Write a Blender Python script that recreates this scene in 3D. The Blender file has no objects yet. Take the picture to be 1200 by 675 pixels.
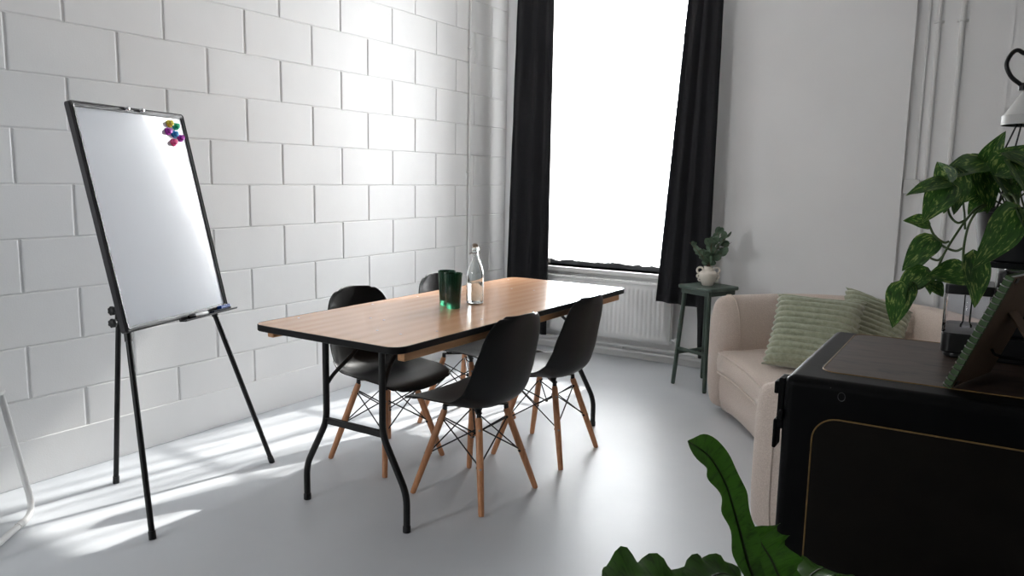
import bpy, bmesh, math, random
from mathutils import Vector, Matrix, noise
V = Vector
PI = math.pi
sin, cos = math.sin, math.cos
random.seed(7)
COL = bpy.context.scene.collection

# ------------------------------------------------------------------ camera
F_PX, YAW, PITCH, ROLL = 904.71, 0.5544, -0.1408, 0.0180
CAM = V((3.2765, -1.5701, 1.2846))
_f = V((-sin(YAW) * cos(PITCH), cos(YAW) * cos(PITCH), sin(PITCH)))
_r = V((cos(YAW), sin(YAW), 0))
_u = _r.cross(_f)
RT = cos(ROLL) * _r + sin(ROLL) * _u
UP = -sin(ROLL) * _r + cos(ROLL) * _u
FW = _f
cam_d = bpy.data.cameras.new('camera')
cam_d.sensor_width = 36
cam_d.lens = F_PX / 1200 * 36
cam_d.clip_start = 0.05
cam = bpy.data.objects.new('camera', cam_d)
COL.objects.link(cam)
cam.matrix_world = Matrix(((RT.x, UP.x, -FW.x, CAM.x), (RT.y, UP.y, -FW.y, CAM.y), (RT.z, UP.z, -FW.z, CAM.z), (0, 0, 0, 1)))
bpy.context.scene.camera = cam


def ray(x, y):
    return ((x - 600) / F_PX) * RT + ((337.5 - y) / F_PX) * UP + FW


def at(x, y, depth=None, z=None, plane=None):
    """a measured point of the room: where the sight line of a photo pixel meets a height, a plane or a distance"""
    d = ray(x, y)
    if depth is not None:
        return CAM + d * depth
    if z is not None:
        return CAM + d * ((z - CAM.z) / d.z)
    p0, n = plane
    return CAM + d * ((V(p0) - CAM).dot(n) / d.dot(n))


# ------------------------------------------------------------------ materials
def srgb(r, g, b):
    def c(v):
        v /= 255
        return v / 12.92 if v <= .04045 else ((v + .055) / 1.055) ** 2.4
    return (c(r), c(g), c(b), 1)


class NT:
    def __init__(s, name):
        s.m = bpy.data.materials.new(name)
        s.m.use_nodes = True
        s.n = s.m.node_tree.nodes
        s.l = s.m.node_tree.links
        s.bsdf = s.n['Principled BSDF']
        s.out = s.n['Material Output']

    def add(s, kind, **kw):
        n = s.n.new(kind)
        for k, v in kw.items():
            if k in n.inputs:
                n.inputs[k].default_value = v
            else:
                setattr(n, k, v)
        return n

    def link(s, a, b):
        s.l.new(a, b)

    def coords(s, scale=(1, 1, 1), rot=(0, 0, 0), loc=(0, 0, 0)):
        t = s.add('ShaderNodeTexCoord')
        m = s.add('ShaderNodeMapping')
        m.inputs['Scale'].default_value = scale
        m.inputs['Rotation'].default_value = rot
        m.inputs['Location'].default_value = loc
        s.link(t.outputs['Object'], m.inputs['Vector'])
        return m.outputs['Vector']

    def noise(s, vec, scale, detail=3, rough=.55, dist=0):
        n = s.add('ShaderNodeTexNoise', Scale=scale, Detail=detail, Roughness=rough, Distortion=dist)
        s.link(vec, n.inputs['Vector'])
        return n.outputs['Fac']

    def ramp(s, fac, stops):
        r = s.add('ShaderNodeValToRGB')
        e = r.color_ramp.elements
        while len(e) < len(stops):
            e.new(.5)
        for i, (p, c) in enumerate(stops):
            e[i].position = p
            e[i].color = c
        s.link(fac, r.inputs['Fac'])
        return r.outputs['Color']

    def bump(s, fac, strength, dist=.01, prev=None):
        b = s.add('ShaderNodeBump', Strength=strength, Distance=dist)
        s.link(fac, b.inputs['Height'])
        if prev is not None:
            s.link(prev, b.inputs['Normal'])
        s.link(b.outputs['Normal'], s.bsdf.inputs['Normal'])
        return b.outputs['Normal']


def g(v):
    return (v, v, v, 1)


def mat(name, col, rough=.5, metal=0, var=.06, vscale=8, bump=0, bscale=150, bdist=.002, coat=0, spec=.5, sheen=0, trans=0, ior=1.45):
    t = NT(name)
    b = t.bsdf
    vec = t.coords()
    c = list(col)
    lo = tuple(max(0, x * (1 - var)) for x in c[:3]) + (1,)
    hi = tuple(min(1, x * (1 + var)) for x in c[:3]) + (1,)
    t.link(t.ramp(t.noise(vec, vscale), [(.3, lo), (.7, hi)]), b.inputs['Base Color'])
    b.inputs['Roughness'].default_value = rough
    b.inputs['Metallic'].default_value = metal
    b.inputs['Coat Weight'].default_value = coat
    b.inputs['Coat Roughness'].default_value = .035
    b.inputs['Specular IOR Level'].default_value = spec
    b.inputs['Sheen Weight'].default_value = sheen
    b.inputs['Transmission Weight'].default_value = trans
    b.inputs['IOR'].default_value = ior
    if bump:
        t.bump(t.noise(vec, bscale, 2), bump, bdist)
    return t.m


M = {}
# painted block wall, plaster
t = NT('painted_blocks')
vec = t.coords()
t.link(t.ramp(t.noise(vec, 1.6, 4), [(.3, srgb(226, 226, 226)), (.7, srgb(233, 233, 233))]), t.bsdf.inputs['Base Color'])
t.bsdf.inputs['Roughness'].default_value = .55
t.bsdf.inputs['Specular IOR Level'].default_value = .3
n1 = t.bump(t.noise(vec, 160, 3), .22, .002)
t.bump(t.noise(vec, 14, 2), .12, .004, n1)
M['blocks'] = t.m
M['plaster'] = mat('white_plaster', srgb(240, 240, 240), .8, var=.02, vscale=2, bump=.45, bscale=150, bdist=.0015, spec=.2)
M['ceiling'] = mat('ceiling_paint', srgb(242, 241, 240), .9, var=.02)
M['grey_wall'] = mat('grey_wall_paint', srgb(96, 96, 96), .9, var=.02)
M['back_room'] = mat('room_paint', srgb(178, 177, 176), .9, var=.02)
# floor
t = NT('grey_floor_paint')
vec = t.coords()
c1 = t.noise(vec, 1.3, 5, .6)
t.link(t.ramp(c1, [(.3, srgb(196, 200, 205)), (.7, srgb(205, 208, 212))]), t.bsdf.inputs['Base Color'])
t.bsdf.inputs['Specular IOR Level'].default_value = .3
rr = t.add('ShaderNodeMapRange')
rr.inputs['To Min'].default_value = .36
rr.inputs['To Max'].default_value = .46
t.link(t.noise(vec, 5, 4), rr.inputs['Value'])
t.link(rr.outputs['Result'], t.bsdf.inputs['Roughness'])
n1 = t.bump(t.noise(vec, 9, 3), .05, .01)
t.bump(t.noise(vec, 120, 2), .10, .0015, n1)
M['floor'] = t.m
# wood of the table top
t = NT('varnished_plywood')
vec = t.coords(scale=(9, 1.1, 9))
warp = t.noise(vec, 1.1, 3, .5, .6)
vec2 = t.coords(scale=(60, 3, 60))
fine = t.noise(vec2, 3, 4, .6)
w = t.add('ShaderNodeTexWave', Scale=.45, Distortion=9.0, Detail=3.0)
w.inputs['Detail Scale'].default_value = .8
t.link(vec, w.inputs['Vector'])
mx = t.add('ShaderNodeMix', data_type='FLOAT')
mx.inputs['Factor'].default_value = .6
t.link(w.outputs['Fac'], mx.inputs['A'])
t.link(fine, mx.inputs['B'])
mx2 = t.add('ShaderNodeMix', data_type='FLOAT')
mx2.inputs['Factor'].default_value = .35
t.link(mx.outputs['Result'], mx2.inputs['A'])
t.link(warp, mx2.inputs['B'])
t.link(t.ramp(mx2.outputs['Result'], [(.2, srgb(196, 146, 110)), (.5, srgb(206, 158, 122)), (.8, srgb(216, 170, 134))]), t.bsdf.inputs['Base Color'])
t.bsdf.inputs['Roughness'].default_value = .22
t.bsdf.inputs['Coat Weight'].default_value = .35
t.bsdf.inputs['Coat Roughness'].default_value = .12
M['tabletop'] = t.m


def wood(name, dark, light, rough=.4, sc=(40, 40, 3)):
    t = NT(name)
    vec = t.coords(scale=sc)
    t.link(t.ramp(t.noise(vec, 2, 4, .6, .4), [(.3, dark), (.7, light)]), t.bsdf.inputs['Base Color'])
    t.bsdf.inputs['Roughness'].default_value = rough
    return t.m


M['beech'] = wood('beech_legs', srgb(176, 118, 78), srgb(206, 148, 106), .42)
M['rail'] = wood('pale_rail_wood', srgb(176, 130, 88), srgb(200, 156, 112), .5, (30, 3, 30))
M['black_edge'] = mat('black_edge_band', srgb(10, 10, 11), .45, spec=.3, var=.1)
M['black_metal'] = mat('black_powder_coat', srgb(7, 7, 8), .42, var=.1, bump=.05, bscale=400)
M['shell'] = mat('black_polypropylene', srgb(13, 13, 14), .42, var=.05, spec=.35, bump=.09, bscale=600, bdist=.0006)
M['easel_black'] = mat('easel_black', srgb(8, 8, 10), .42, var=.1)
M['board_frame'] = mat('grey_black_plastic', srgb(52, 51, 54), .35, var=.1)
M['board'] = mat('whiteboard_enamel', srgb(214, 219, 227), .22, var=.015, vscale=3, coat=1, spec=.4)
M['dark_core'] = mat('near_black_brown', srgb(22, 20, 14), .1, var=.05)
M['chrome'] = mat('chrome', srgb(215, 215, 218), .15, 1)
M['steel'] = mat('brushed_steel', srgb(165, 163, 160), .35, 1)
M['white_metal'] = mat('white_enamel', srgb(222, 222, 221), .35, var=.02)
M['dimmed_white'] = mat('shaded_white_enamel', srgb(178, 177, 175), .45, var=.02)  # white lamp enamel, its shadow put into the colour as grey
M['radiator'] = mat('radiator_enamel', srgb(230, 230, 229), .4, var=.015)
M['white_plastic'] = mat('white_plastic', srgb(212, 212, 210), .4, var=.02)
M['pipe'] = mat('painted_pipe', srgb(226, 226, 225), .4, var=.02)
M['curtain'] = mat('black_curtain_cloth', srgb(15, 15, 19), .75, var=.15, bump=.15, bscale=700, sheen=.08, spec=.3)
M['green_paint'] = mat('dark_green_paint', srgb(64, 78, 70), .5, var=.08, vscale=20, bump=.06, bscale=90)
M['ceramic'] = mat('matt_cream_ceramic', srgb(226, 218, 207), .6, var=.03, bump=.1, bscale=160)
M['stopper'] = mat('brown_grey_stopper', srgb(126, 112, 98), .5, var=.05)
M['stem'] = mat('brown_stem', srgb(86, 66, 48), .7, var=.15)
M['iron_plain'] = mat('black_enamel', srgb(6, 6, 7), .40, spec=.16, var=.3, vscale=14, bump=.25, bscale=30, bdist=.0012)
M['gold'] = mat('gold_pinstripe', srgb(122, 96, 55), .5, .2, var=.25, vscale=40)
M['black_plastic'] = mat('black_plastic', srgb(13, 13, 15), .3, var=.1)
M['pot_plastic'] = mat('black_pot_plastic', srgb(13, 13, 17), .5, spec=.3, var=.1)
M['cord'] = mat('black_cord', srgb(12, 12, 13), .6, var=.1)
M['card'] = mat('brown_card', srgb(100, 80, 64), .8, var=.06, vscale=60)
M['green_card'] = mat('green_card', srgb(64, 88, 54), .7, var=.08, vscale=60)
M['soil'] = mat('dark_soil', srgb(30, 24, 20), .95, var=.4, vscale=60, bump=.5, bscale=60, bdist=.01)
M['planter'] = mat('grey_planter', srgb(120, 118, 114), .7, var=.06)
M['frame_grey'] = mat('dark_window_frame', srgb(40, 41, 43), .5, var=.05)
M['frame_white'] = mat('white_window_frame', srgb(214, 214, 213), .5, var=.02)
M['blue'] = mat('blue_plastic', srgb(16, 70, 160), .35, var=.05)
M['navy'] = mat('navy_felt', srgb(18, 24, 44), .8, var=.1)
M['white_label'] = mat('white_marker_barrel', srgb(235, 235, 235), .3, var=.02)
for n_, c_ in (('yellow', (238, 218, 60)), ('emerald', (40, 180, 135)), ('purple', (190, 60, 190)), ('cyan', (50, 150, 215)), ('pink', (245, 85, 150)), ('violet', (165, 45, 165))):
    M[n_] = mat(n_ + '_plastic', srgb(*c_), .22, var=.04, coat=.3)

# boucle sofa fabric
t = NT('boucle_fabric')
vec = t.coords()
c = t.noise(vec, 210, 3, .7)
t.link(t.ramp(c, [(.3, srgb(198, 181, 169)), (.7, srgb(224, 209, 198))]), t.bsdf.inputs['Base Color'])
t.bsdf.inputs['Roughness'].default_value = .95
t.bsdf.inputs['Sheen Weight'].default_value = .25
t.bsdf.inputs['Specular IOR Level'].default_value = .15
t.bump(t.noise(vec, 130, 3, .7), .55, .006)
M['boucle'] = t.m
# plush corded cushion
t = NT('sage_plush')
vec = t.coords()
t.link(t.ramp(t.noise(vec, 45, 4, .6), [(.3, srgb(146, 151, 128)), (.7, srgb(176, 180, 158))]), t.bsdf.inputs['Base Color'])
t.bsdf.inputs['Roughness'].default_value = .9
t.bsdf.inputs['Sheen Weight'].default_value = .5
t.bsdf.inputs['Specular IOR Level'].default_value = .15
t.bump(t.noise(vec, 260, 2), .35, .003)
M['plush'] = t.m
# old painted panel on the chest
t = NT('worn_brown_panel')
vec = t.coords(scale=(3, 12, 12))
a_ = t.noise(vec, 3, 6, .65, .6)
t.link(t.ramp(a_, [(.36, srgb(16, 13, 11)), (.44, srgb(58, 46, 39)), (.7, srgb(78, 64, 56))]), t.bsdf.inputs['Base Color'])
t.bsdf.inputs['Roughness'].default_value = .42
t.bsdf.inputs['Specular IOR Level'].default_value = .3
t.bump(a_, .15, .001)
M['worn'] = t.m
def speck(name, lo, hi, rough, spec):
    t = NT(name)
    vec = t.coords()
    base = t.ramp(t.noise(vec, 9, 5, .6), [(.3, lo), (.7, hi)])
    vo = t.add('ShaderNodeTexVoronoi', Scale=42.0)
    t.link(vec, vo.inputs['Vector'])
    lt = t.add('ShaderNodeMath', operation='LESS_THAN')
    lt.inputs[1].default_value = .055
    t.link(vo.outputs['Distance'], lt.inputs[0])
    pick = t.add('ShaderNodeMath', operation='GREATER_THAN')
    pick.inputs[1].default_value = .72
    sx = t.add('ShaderNodeSeparateColor')
    t.link(vo.outputs['Color'], sx.inputs['Color'])
    t.link(sx.outputs[0], pick.inputs[0])
    an = t.add('ShaderNodeMath', operation='MULTIPLY')
    t.link(lt.outputs[0], an.inputs[0])
    t.link(pick.outputs[0], an.inputs[1])
    mx = t.add('ShaderNodeMix', data_type='RGBA')
    t.link(an.outputs[0], mx.inputs['Factor'])
    t.link(base, mx.inputs[6])
    mx.inputs[7].default_value = srgb(70, 68, 66)
    t.link(mx.outputs[2], t.bsdf.inputs['Base Color'])
    t.bsdf.inputs['Roughness'].default_value = rough
    t.bsdf.inputs['Specular IOR Level'].default_value = spec
    t.bump(t.noise(vec, 30, 2), .25, .0012)
    return t.m


M['iron'] = speck('chipped_black_enamel', srgb(5, 5, 6), srgb(9, 9, 10), .44, .09)
t = NT('brown_japanned_panel')
vec = t.coords(scale=(4, 4, 4))
t.link(t.ramp(t.noise(vec, 4, 5, .6), [(.3, srgb(11, 8, 6)), (.7, srgb(18, 14, 10))]), t.bsdf.inputs['Base Color'])
t.bsdf.inputs['Roughness'].default_value = .5
t.bsdf.inputs['Specular IOR Level'].default_value = .12
M['japanned'] = t.m


def leaf_mat(name, dark, mid, light, amount, sc=(1, 1, 1), scale=22, transl=.25, rough=.35):
    t = NT(name)
    tc = t.add('ShaderNodeTexCoord')
    m = t.add('ShaderNodeMapping')
    m.inputs['Scale'].default_value = sc
    t.link(tc.outputs['UV'], m.inputs['Vector'])
    f = t.noise(m.outputs['Vector'], scale, 4, .65, .5)
    col = t.ramp(f, [(.3, dark), (.5, mid), (1 - amount, mid), (min(1, 1.06 - amount), light)])
    t.link(col, t.bsdf.inputs['Base Color'])
    t.bsdf.inputs['Roughness'].default_value = rough
    tr = t.add('ShaderNodeBsdfTranslucent')
    t.link(col, tr.inputs['Color'])
    mix = t.add('ShaderNodeMixShader')
    mix.inputs['Fac'].default_value = transl
    t.link(t.bsdf.outputs[0], mix.inputs[1])
    t.link(tr.outputs[0], mix.inputs[2])
    t.link(mix.outputs[0], t.out.inputs['Surface'])
    return t.m


M['pothos'] = leaf_mat('variegated_leaf', srgb(26, 50, 20), srgb(50, 86, 34), srgb(132, 150, 82), .45, (4, 2.0, 1), 2.6, .35)
M['vine'] = mat('green_vine', srgb(58, 76, 38), .5, var=.1)
M['fern'] = leaf_mat('fern_frond', srgb(26, 52, 12), srgb(50, 88, 24), srgb(84, 122, 42), .3, (1, 6, 1), 2, .4, .3)
M['fern_rib'] = mat('dark_rib', srgb(34, 44, 20), .6)
M['euca'] = leaf_mat('eucalyptus_leaf', srgb(54, 74, 58), srgb(86, 108, 86), srgb(140, 158, 134), .3, (1, 1, 1), 3, .15, .6)


# glass-like things
def clear(name, tint, refl=.1, rough=.0):
    t = NT(name)
    tr = t.add('ShaderNodeBsdfTransparent')
    tr.inputs['Color'].default_value = tint
    gl = t.add('ShaderNodeBsdfGlossy')
    gl.inputs['Roughness'].default_value = rough
    fr = t.add('ShaderNodeFresnel', IOR=1.45)
    mix = t.add('ShaderNodeMixShader')
    t.link(fr.outputs[0], mix.inputs['Fac'])
    t.link(tr.outputs[0], mix.inputs[1])
    t.link(gl.outputs[0], mix.inputs[2])
    t.link(mix.outputs[0], t.out.inputs['Surface'])
    return t.m


M['pane'] = clear('window_glass', (.96, .97, .97, 1))
M['bottle'] = mat('bottle_glass', srgb(246, 250, 250), .02, var=0, trans=1, ior=1.45)
M['water'] = mat('water', srgb(250, 252, 252), .0, var=0, trans=1, ior=1.33)
M['green_glass'] = mat('green_glass', srgb(52, 120, 90), .05, var=.02, trans=.9, ior=1.45)
M['clear_plastic'] = clear('clear_plastic', (.97, .97, .985, 1))

# sheer curtain: thin weave, folds gather more threads
t = NT('sheer_white_voile')
vec = t.coords(scale=(1, .2, .05))
dens = t.add('ShaderNodeMapRange')
dens.inputs['From Min'].default_value = .36
dens.inputs['From Max'].default_value = .62
dens.inputs['To Min'].default_value = .22
dens.inputs['To Max'].default_value = .86
t.link(t.noise(vec, 24, 3, .55), dens.inputs['Value'])
trn = t.add('ShaderNodeBsdfTranslucent')
trn.inputs['Color'].default_value = (.93, .93, .94, 1)
dif = t.add('ShaderNodeBsdfDiffuse')
dif.inputs['Color'].default_value = (.9, .9, .9, 1)
m1 = t.add('ShaderNodeMixShader')
m1.inputs['Fac'].default_value = .35
t.link(trn.outputs[0], m1.inputs[1])
t.link(dif.outputs[0], m1.inputs[2])
tp = t.add('ShaderNodeBsdfTransparent')
m2 = t.add('ShaderNodeMixShader')
t.link(dens.outputs['Result'], m2.inputs['Fac'])
t.link(tp.outputs[0], m2.inputs[1])
t.link(m1.outputs[0], m2.inputs[2])
t.link(m2.outputs[0], t.out.inputs['Surface'])
M['voile'] = t.m

# ------------------------------------------------------------------ mesh helpers
ORIGIN = {}


def thing(name, label, cat, loc=(0, 0, 0), rotz=0, group=None, world=False):
    o = bpy.data.objects.new(name, None)
    o.empty_display_size = .05
    COL.objects.link(o)
    o.location = loc
    o.rotation_euler = (0, 0, rotz)
    o['label'] = label
    o['category'] = cat
    if group:
        o['group'] = group
    ORIGIN[o.name] = V(loc) if world else V((0, 0, 0))
    return o


def obj(name, bm, m, parent=None, smooth=35, bevel=0, bseg=2, sub=0, solid=0, label=None, normals=True):
    me = bpy.data.meshes.new(name)
    if normals:
        bmesh.ops.recalc_face_normals(bm, faces=bm.faces)
    bm.to_mesh(me)
    bm.free()
    me.materials.append(m if not isinstance(m, str) else M[m])
    o = bpy.data.objects.new(name, me)
    COL.objects.link(o)
    if parent is not None:
        o.parent = parent
        if parent.name in ORIGIN:
            o.location = -ORIGIN[parent.name]
    if smooth:
        me.shade_smooth()
        if smooth < 180:
            me.set_sharp_from_angle(angle=math.radians(smooth))
    if solid:
        md = o.modifiers.new('solid', 'SOLIDIFY')
        md.thickness = solid
        md.offset = 0
    if bevel:
        md = o.modifiers.new('bevel', 'BEVEL')
        md.width = bevel
        md.segments = bseg
        md.limit_method = 'ANGLE'
        md.angle_limit = math.radians(40)
        md.harden_normals = True
    if sub:
        md = o.modifiers.new('sub', 'SUBSURF')
        md.levels = md.render_levels = sub
    if label:
        o['label'] = label
    return o


def tag(o, label, cat, group=None, kind=None):
    if label:
        o['label'] = label
    if cat:
        o['category'] = cat
    if group:
        o['group'] = group
    if kind:
        o['kind'] = kind
    return o


def struct(name, bm, m, **kw):
    o = obj(name, bm, m, **kw)
    o['kind'] = 'structure'
    return o


def B():
    return bmesh.new()


def box(bm, lo, hi, mtx=None):
    vs = [bm.verts.new(V((x, y, z)) if mtx is None else mtx @ V((x, y, z))) for x in (lo[0], hi[0]) for y in (lo[1], hi[1]) for z in (lo[2], hi[2])]
    for f in ((0, 1, 3, 2), (4, 6, 7, 5), (0, 4, 5, 1), (2, 3, 7, 6), (0, 2, 6, 4), (1, 5, 7, 3)):
        bm.faces.new([vs[i] for i in f])
    return bm


def loft(bm, rings, closed=True, cap0=True, cap1=True, loop=False):
    R = [[bm.verts.new(p) for p in r] for r in rings]
    n = len(R[0])
    pairs = list(zip(R, R[1:])) + ([(R[-1], R[0])] if loop else [])
    for a, b in pairs:
        for i in range(n if closed else n - 1):
            j = (i + 1) % n
            bm.faces.new((a[i], a[j], b[j], b[i]))
    if closed and not loop:
        if cap0:
            bm.faces.new(R[0][::-1])
        if cap1:
            bm.faces.new(R[-1])
    return R


def tube(bm, pts, r, n=10, loop=False, caps=True):
    pts = [V(p) for p in pts]
    m = len(pts)
    rs = r if isinstance(r, (list, tuple)) else [r] * m
    tang = []
    for i in range(m):
        a = pts[(i - 1) % m] if (loop or i) else pts[0]
        b = pts[(i + 1) % m] if (loop or i < m - 1) else pts[-1]
        tang.append((b - a).normalized())
    ref = V((0, 0, 1)) if abs(tang[0].z) < .9 else V((1, 0, 0))
    nrm = (ref - tang[0] * ref.dot(tang[0])).normalized()
    rings = []
    for i in range(m):
        nrm = (nrm - tang[i] * nrm.dot(tang[i])).normalized()
        bn = tang[i].cross(nrm)
        rings.append([pts[i] + rs[i] * (cos(2 * PI * k / n) * nrm + sin(2 * PI * k / n) * bn) for k in range(n)])
    loft(bm, rings, cap0=caps, cap1=caps, loop=loop)
    return bm


def lathe(bm, prof, n=28, c=(0, 0, 0), mtx=None, rib=0, nr=0):
    """prof: (radius, z) from bottom to top; a radius of 0 closes to a point"""
    rings = []
    for r, z in prof:
        ring = []
        for k in range(n):
            a = 2 * PI * k / n
            rr = max(r, 1e-5) * (1 + (rib * cos(nr * a) if rib else 0))
            p = V((rr * cos(a), rr * sin(a), z))
            ring.append((mtx @ p if mtx is not None else p) + V(c))
        rings.append(ring)
    loft(bm, rings)
    return bm


def cr(pts, n=8, loop=False):
    """Catmull-Rom through the points"""
    P = [V(p) for p in pts]
    m = len(P)
    out = []
    segs = m if loop else m - 1
    for i in range(segs):
        p1, p2 = P[i], P[(i + 1) % m]
        p0 = P[(i - 1) % m] if (loop or i) else p1 * 2 - p2
        p3 = P[(i + 2) % m] if (loop or i < m - 2) else p2 * 2 - p1
        for k in range(n):
            t = k / n
            out.append(.5 * ((2 * p1) + (p2 - p0) * t + (2 * p0 - 5 * p1 + 4 * p2 - p3) * t * t + (3 * p1 - p0 - 3 * p2 + p3) * t ** 3))
    if not loop:
        out.append(P[-1])
    return out


def fillet(pts, r, n=5):
    """round the inner corners of a polyline"""
    P = [V(p) for p in pts]
    out = [P[0]]
    for a, b, c in zip(P, P[1:], P[2:]):
        d1, d2 = (a - b), (c - b)
        k = min(r, d1.length * .49, d2.length * .49)
        s, e = b + d1.normalized() * k, b + d2.normalized() * k
        for i in range(n + 1):
            t = i / n
            out.append((1 - t) ** 2 * s + 2 * t * (1 - t) * b + t * t * e)
    out.append(P[-1])
    return out


def rrect(x0, y0, x1, y1, r, n=6):
    out = []
    for cx, cy, a0 in ((x1 - r, y1 - r, 0), (x0 + r, y1 - r, 90), (x0 + r, y0 + r, 180), (x1 - r, y0 + r, 270)):
        for k in range(n + 1):
            a = math.radians(a0 + 90 * k / n)
            out.append((cx + r * cos(a), cy + r * sin(a)))
    return out


def slab(bm, outline, z0, z1, f=None):
    f = f or (lambda x, y, z: (x, y, z))
    loft(bm, [[V(f(x, y, z)) for x, y in outline] for z in (z0, z1)])
    return bm


def inset(poly, d):
    """offset a counter-clockwise outline inwards"""
    n = len(poly)
    out = []
    for i in range(n):
        a, b, c = V(poly[i - 1] + (0,)), V(poly[i] + (0,)), V(poly[(i + 1) % n] + (0,))
        t_ = (c - a).normalized()
        out.append((b.x - t_.y * d, b.y + t_.x * d))
    return out


# ------------------------------------------------------------------ the room
RX, RY0, BY, RZ = 4.6, -4.2, 3.6, 3.1
bm = B(); box(bm, (-.2, RY0 - .1, -.1), (RX + .1, BY + .3, 0)); struct('floor', bm, 'floor', smooth=0)
bm = B(); box(bm, (-.2, RY0 - .1, RZ), (RX + .1, BY + .3, RZ + .1)); struct('ceiling', bm, 'ceiling', smooth=0)
bm = B(); box(bm, (RX, RY0 - .1, 0), (RX + .1, BY + .3, RZ)); struct('wall_right', bm, 'back_room', smooth=0)
GX0, GX1, GZ0, GZ1 = .12, .80, 1.2, 2.2  # opening added behind the camera to let in fill light
bm = B()
box(bm, (-.2, RY0 - .1, 0), (GX0, RY0, RZ))
box(bm, (GX1, RY0 - .1, 0), (RX, RY0, RZ))
box(bm, (GX0, RY0 - .1, 0), (GX1, RY0, GZ0))
box(bm, (GX0, RY0 - .1, GZ1), (GX1, RY0, RZ))
struct('wall_front', bm, 'grey_wall', smooth=0)

# left wall of painted concrete blocks; every block has softly rounded arrises
bm = B()
box(bm, (-.2, RY0, 0), (-.0050, BY, RZ))
ZD, HB, LB = 1.2284, .2178, .45
row = -6
while ZD + row * HB < RZ:
    z0, z1 = max(.17, ZD + row * HB), min(RZ, ZD + (row + 1) * HB)
    off = 0 if row % 2 == 0 else LB / 2
    k = math.floor((RY0 - off) / LB)
    while off + k * LB < BY:
        y0, y1 = max(RY0, off + k * LB), min(BY, off + (k + 1) * LB)
        if y1 - y0 > .02 and z1 - z0 > .02:
            gy, gz, ch = .0050, .0016, .0075
            ja, jb, jc = (random.uniform(-.0012, .0012) for _ in range(3))
            a0, a1, b0, b1 = y0 + gy + ja, y1 - gy + jb, z0 + gz + jc * .6, z1 - gz
            rings = []
            for x, i in ((-.0050, 0), (-.0020, ch * .25), (-.0006, ch * .6), (jc * .2, ch)):
                rings.append([V((x, a0 + i, b0 + i * .7)), V((x, a1 - i, b0 + i * .7)), V((x, a1 - i, b1 - i * .7)), V((x, a0 + i, b1 - i * .7))])
            loft(bm, rings, cap0=False)
        k += 1
    row += 1
struct('wall_left', bm, 'blocks', smooth=0)
bm = B(); box(bm, (-.1, RY0, 0), (.007, BY, .188)); struct('baseboard_left', bm, 'blocks', bevel=.004)

# back wall with the window opening; the stretch beyond the sofa is set back
WX0, WX1, WZ0, WZ1 = .30, 1.52, .63, 2.9
bm = B()
box(bm, (-.2, BY, 0), (WX0, BY + .22, RZ))
box(bm, (WX1, BY, 0), (2.795, BY + .22, RZ))
box(bm, (WX0, BY, 0), (WX1, BY + .22, WZ0))
box(bm, (WX0, BY, WZ1), (WX1, BY + .22, RZ))
box(bm, (2.795, BY + .045, 0), (RX + .1, BY + .22, RZ))
struct('wall_back', bm, 'plaster', smooth=0)
bm = B(); box(bm, (0.01, BY - .018, 0), (2.795, BY + .01, .045)); struct('baseboard_back', bm, 'pipe', bevel=.006)
bm = B(); box(bm, (WX0 - .04, BY - .03, WZ0 - .035), (WX1 + .04, BY + .15, WZ0)); struct('trim_1', bm, 'frame_white', bevel=.006)

# window
wf = bpy.data.objects.new('window_1', None); COL.objects.link(wf)
wf.location = ((WX0 + WX1) / 2, BY + .15, WZ0); wf['kind'] = 'structure'; ORIGIN[wf.name] = V(wf.location)
FY0, FY1 = BY + .13, BY + .18
bm = B()
for x0, x1 in ((WX0, WX0 + .05), (WX1 - .05, WX1)):
    box(bm, (x0, FY0, WZ0), (x1, FY1, WZ1))
box(bm, (WX0, FY0, WZ1 - .05), (WX1, FY1, WZ1))
box(bm, (.875, FY0 + .01, WZ0), (.915, FY1, WZ1))
for z in (1.15, 1.72, 2.29):
    box(bm, (WX0 + .05, FY0 + .01, z - .012), (WX1 - .05, FY1 - .01, z + .012))
obj('window_frame', bm, 'frame_white', wf, smooth=0, bevel=.003)
bm = B(); box(bm, (WX0 + .05, FY0 - .012, WZ0), (WX1 - .05, FY1, WZ0 + .045)); obj('bottom_rail', bm, 'frame_grey', wf, bevel=.004)
bm = B(); box(bm, (WX0 + .03, FY1 - .022, WZ0 + .03), (WX1 - .03, FY1 - .016, WZ1 - .03)); obj('window_pane', bm, 'pane', wf, smooth=0)


wg = bpy.data.objects.new('added_fill_window', None); COL.objects.link(wg)  # unseen window, added only for its fill light
wg.location = ((GX0 + GX1) / 2, RY0 - .05, GZ0); wg['kind'] = 'structure'; ORIGIN[wg.name] = V(wg.location)
bm = B()
for x in (GX0, GX1 - .05):
    box(bm, (x, RY0 - .08, GZ0), (x + .05, RY0 - .03, GZ1))
for z in (GZ0, GZ1 - .05):
    box(bm, (GX0, RY0 - .08, z), (GX1, RY0 - .03, z + .05))
obj('window_frame', bm, 'frame_white', wg, smooth=0)
bm = B(); box(bm, (GX0 + .02, RY0 - .06, GZ0 + .02), (GX1 - .02, RY0 - .055, GZ1 - .02)); obj('window_pane', bm, 'pane', wg, smooth=0)


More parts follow.
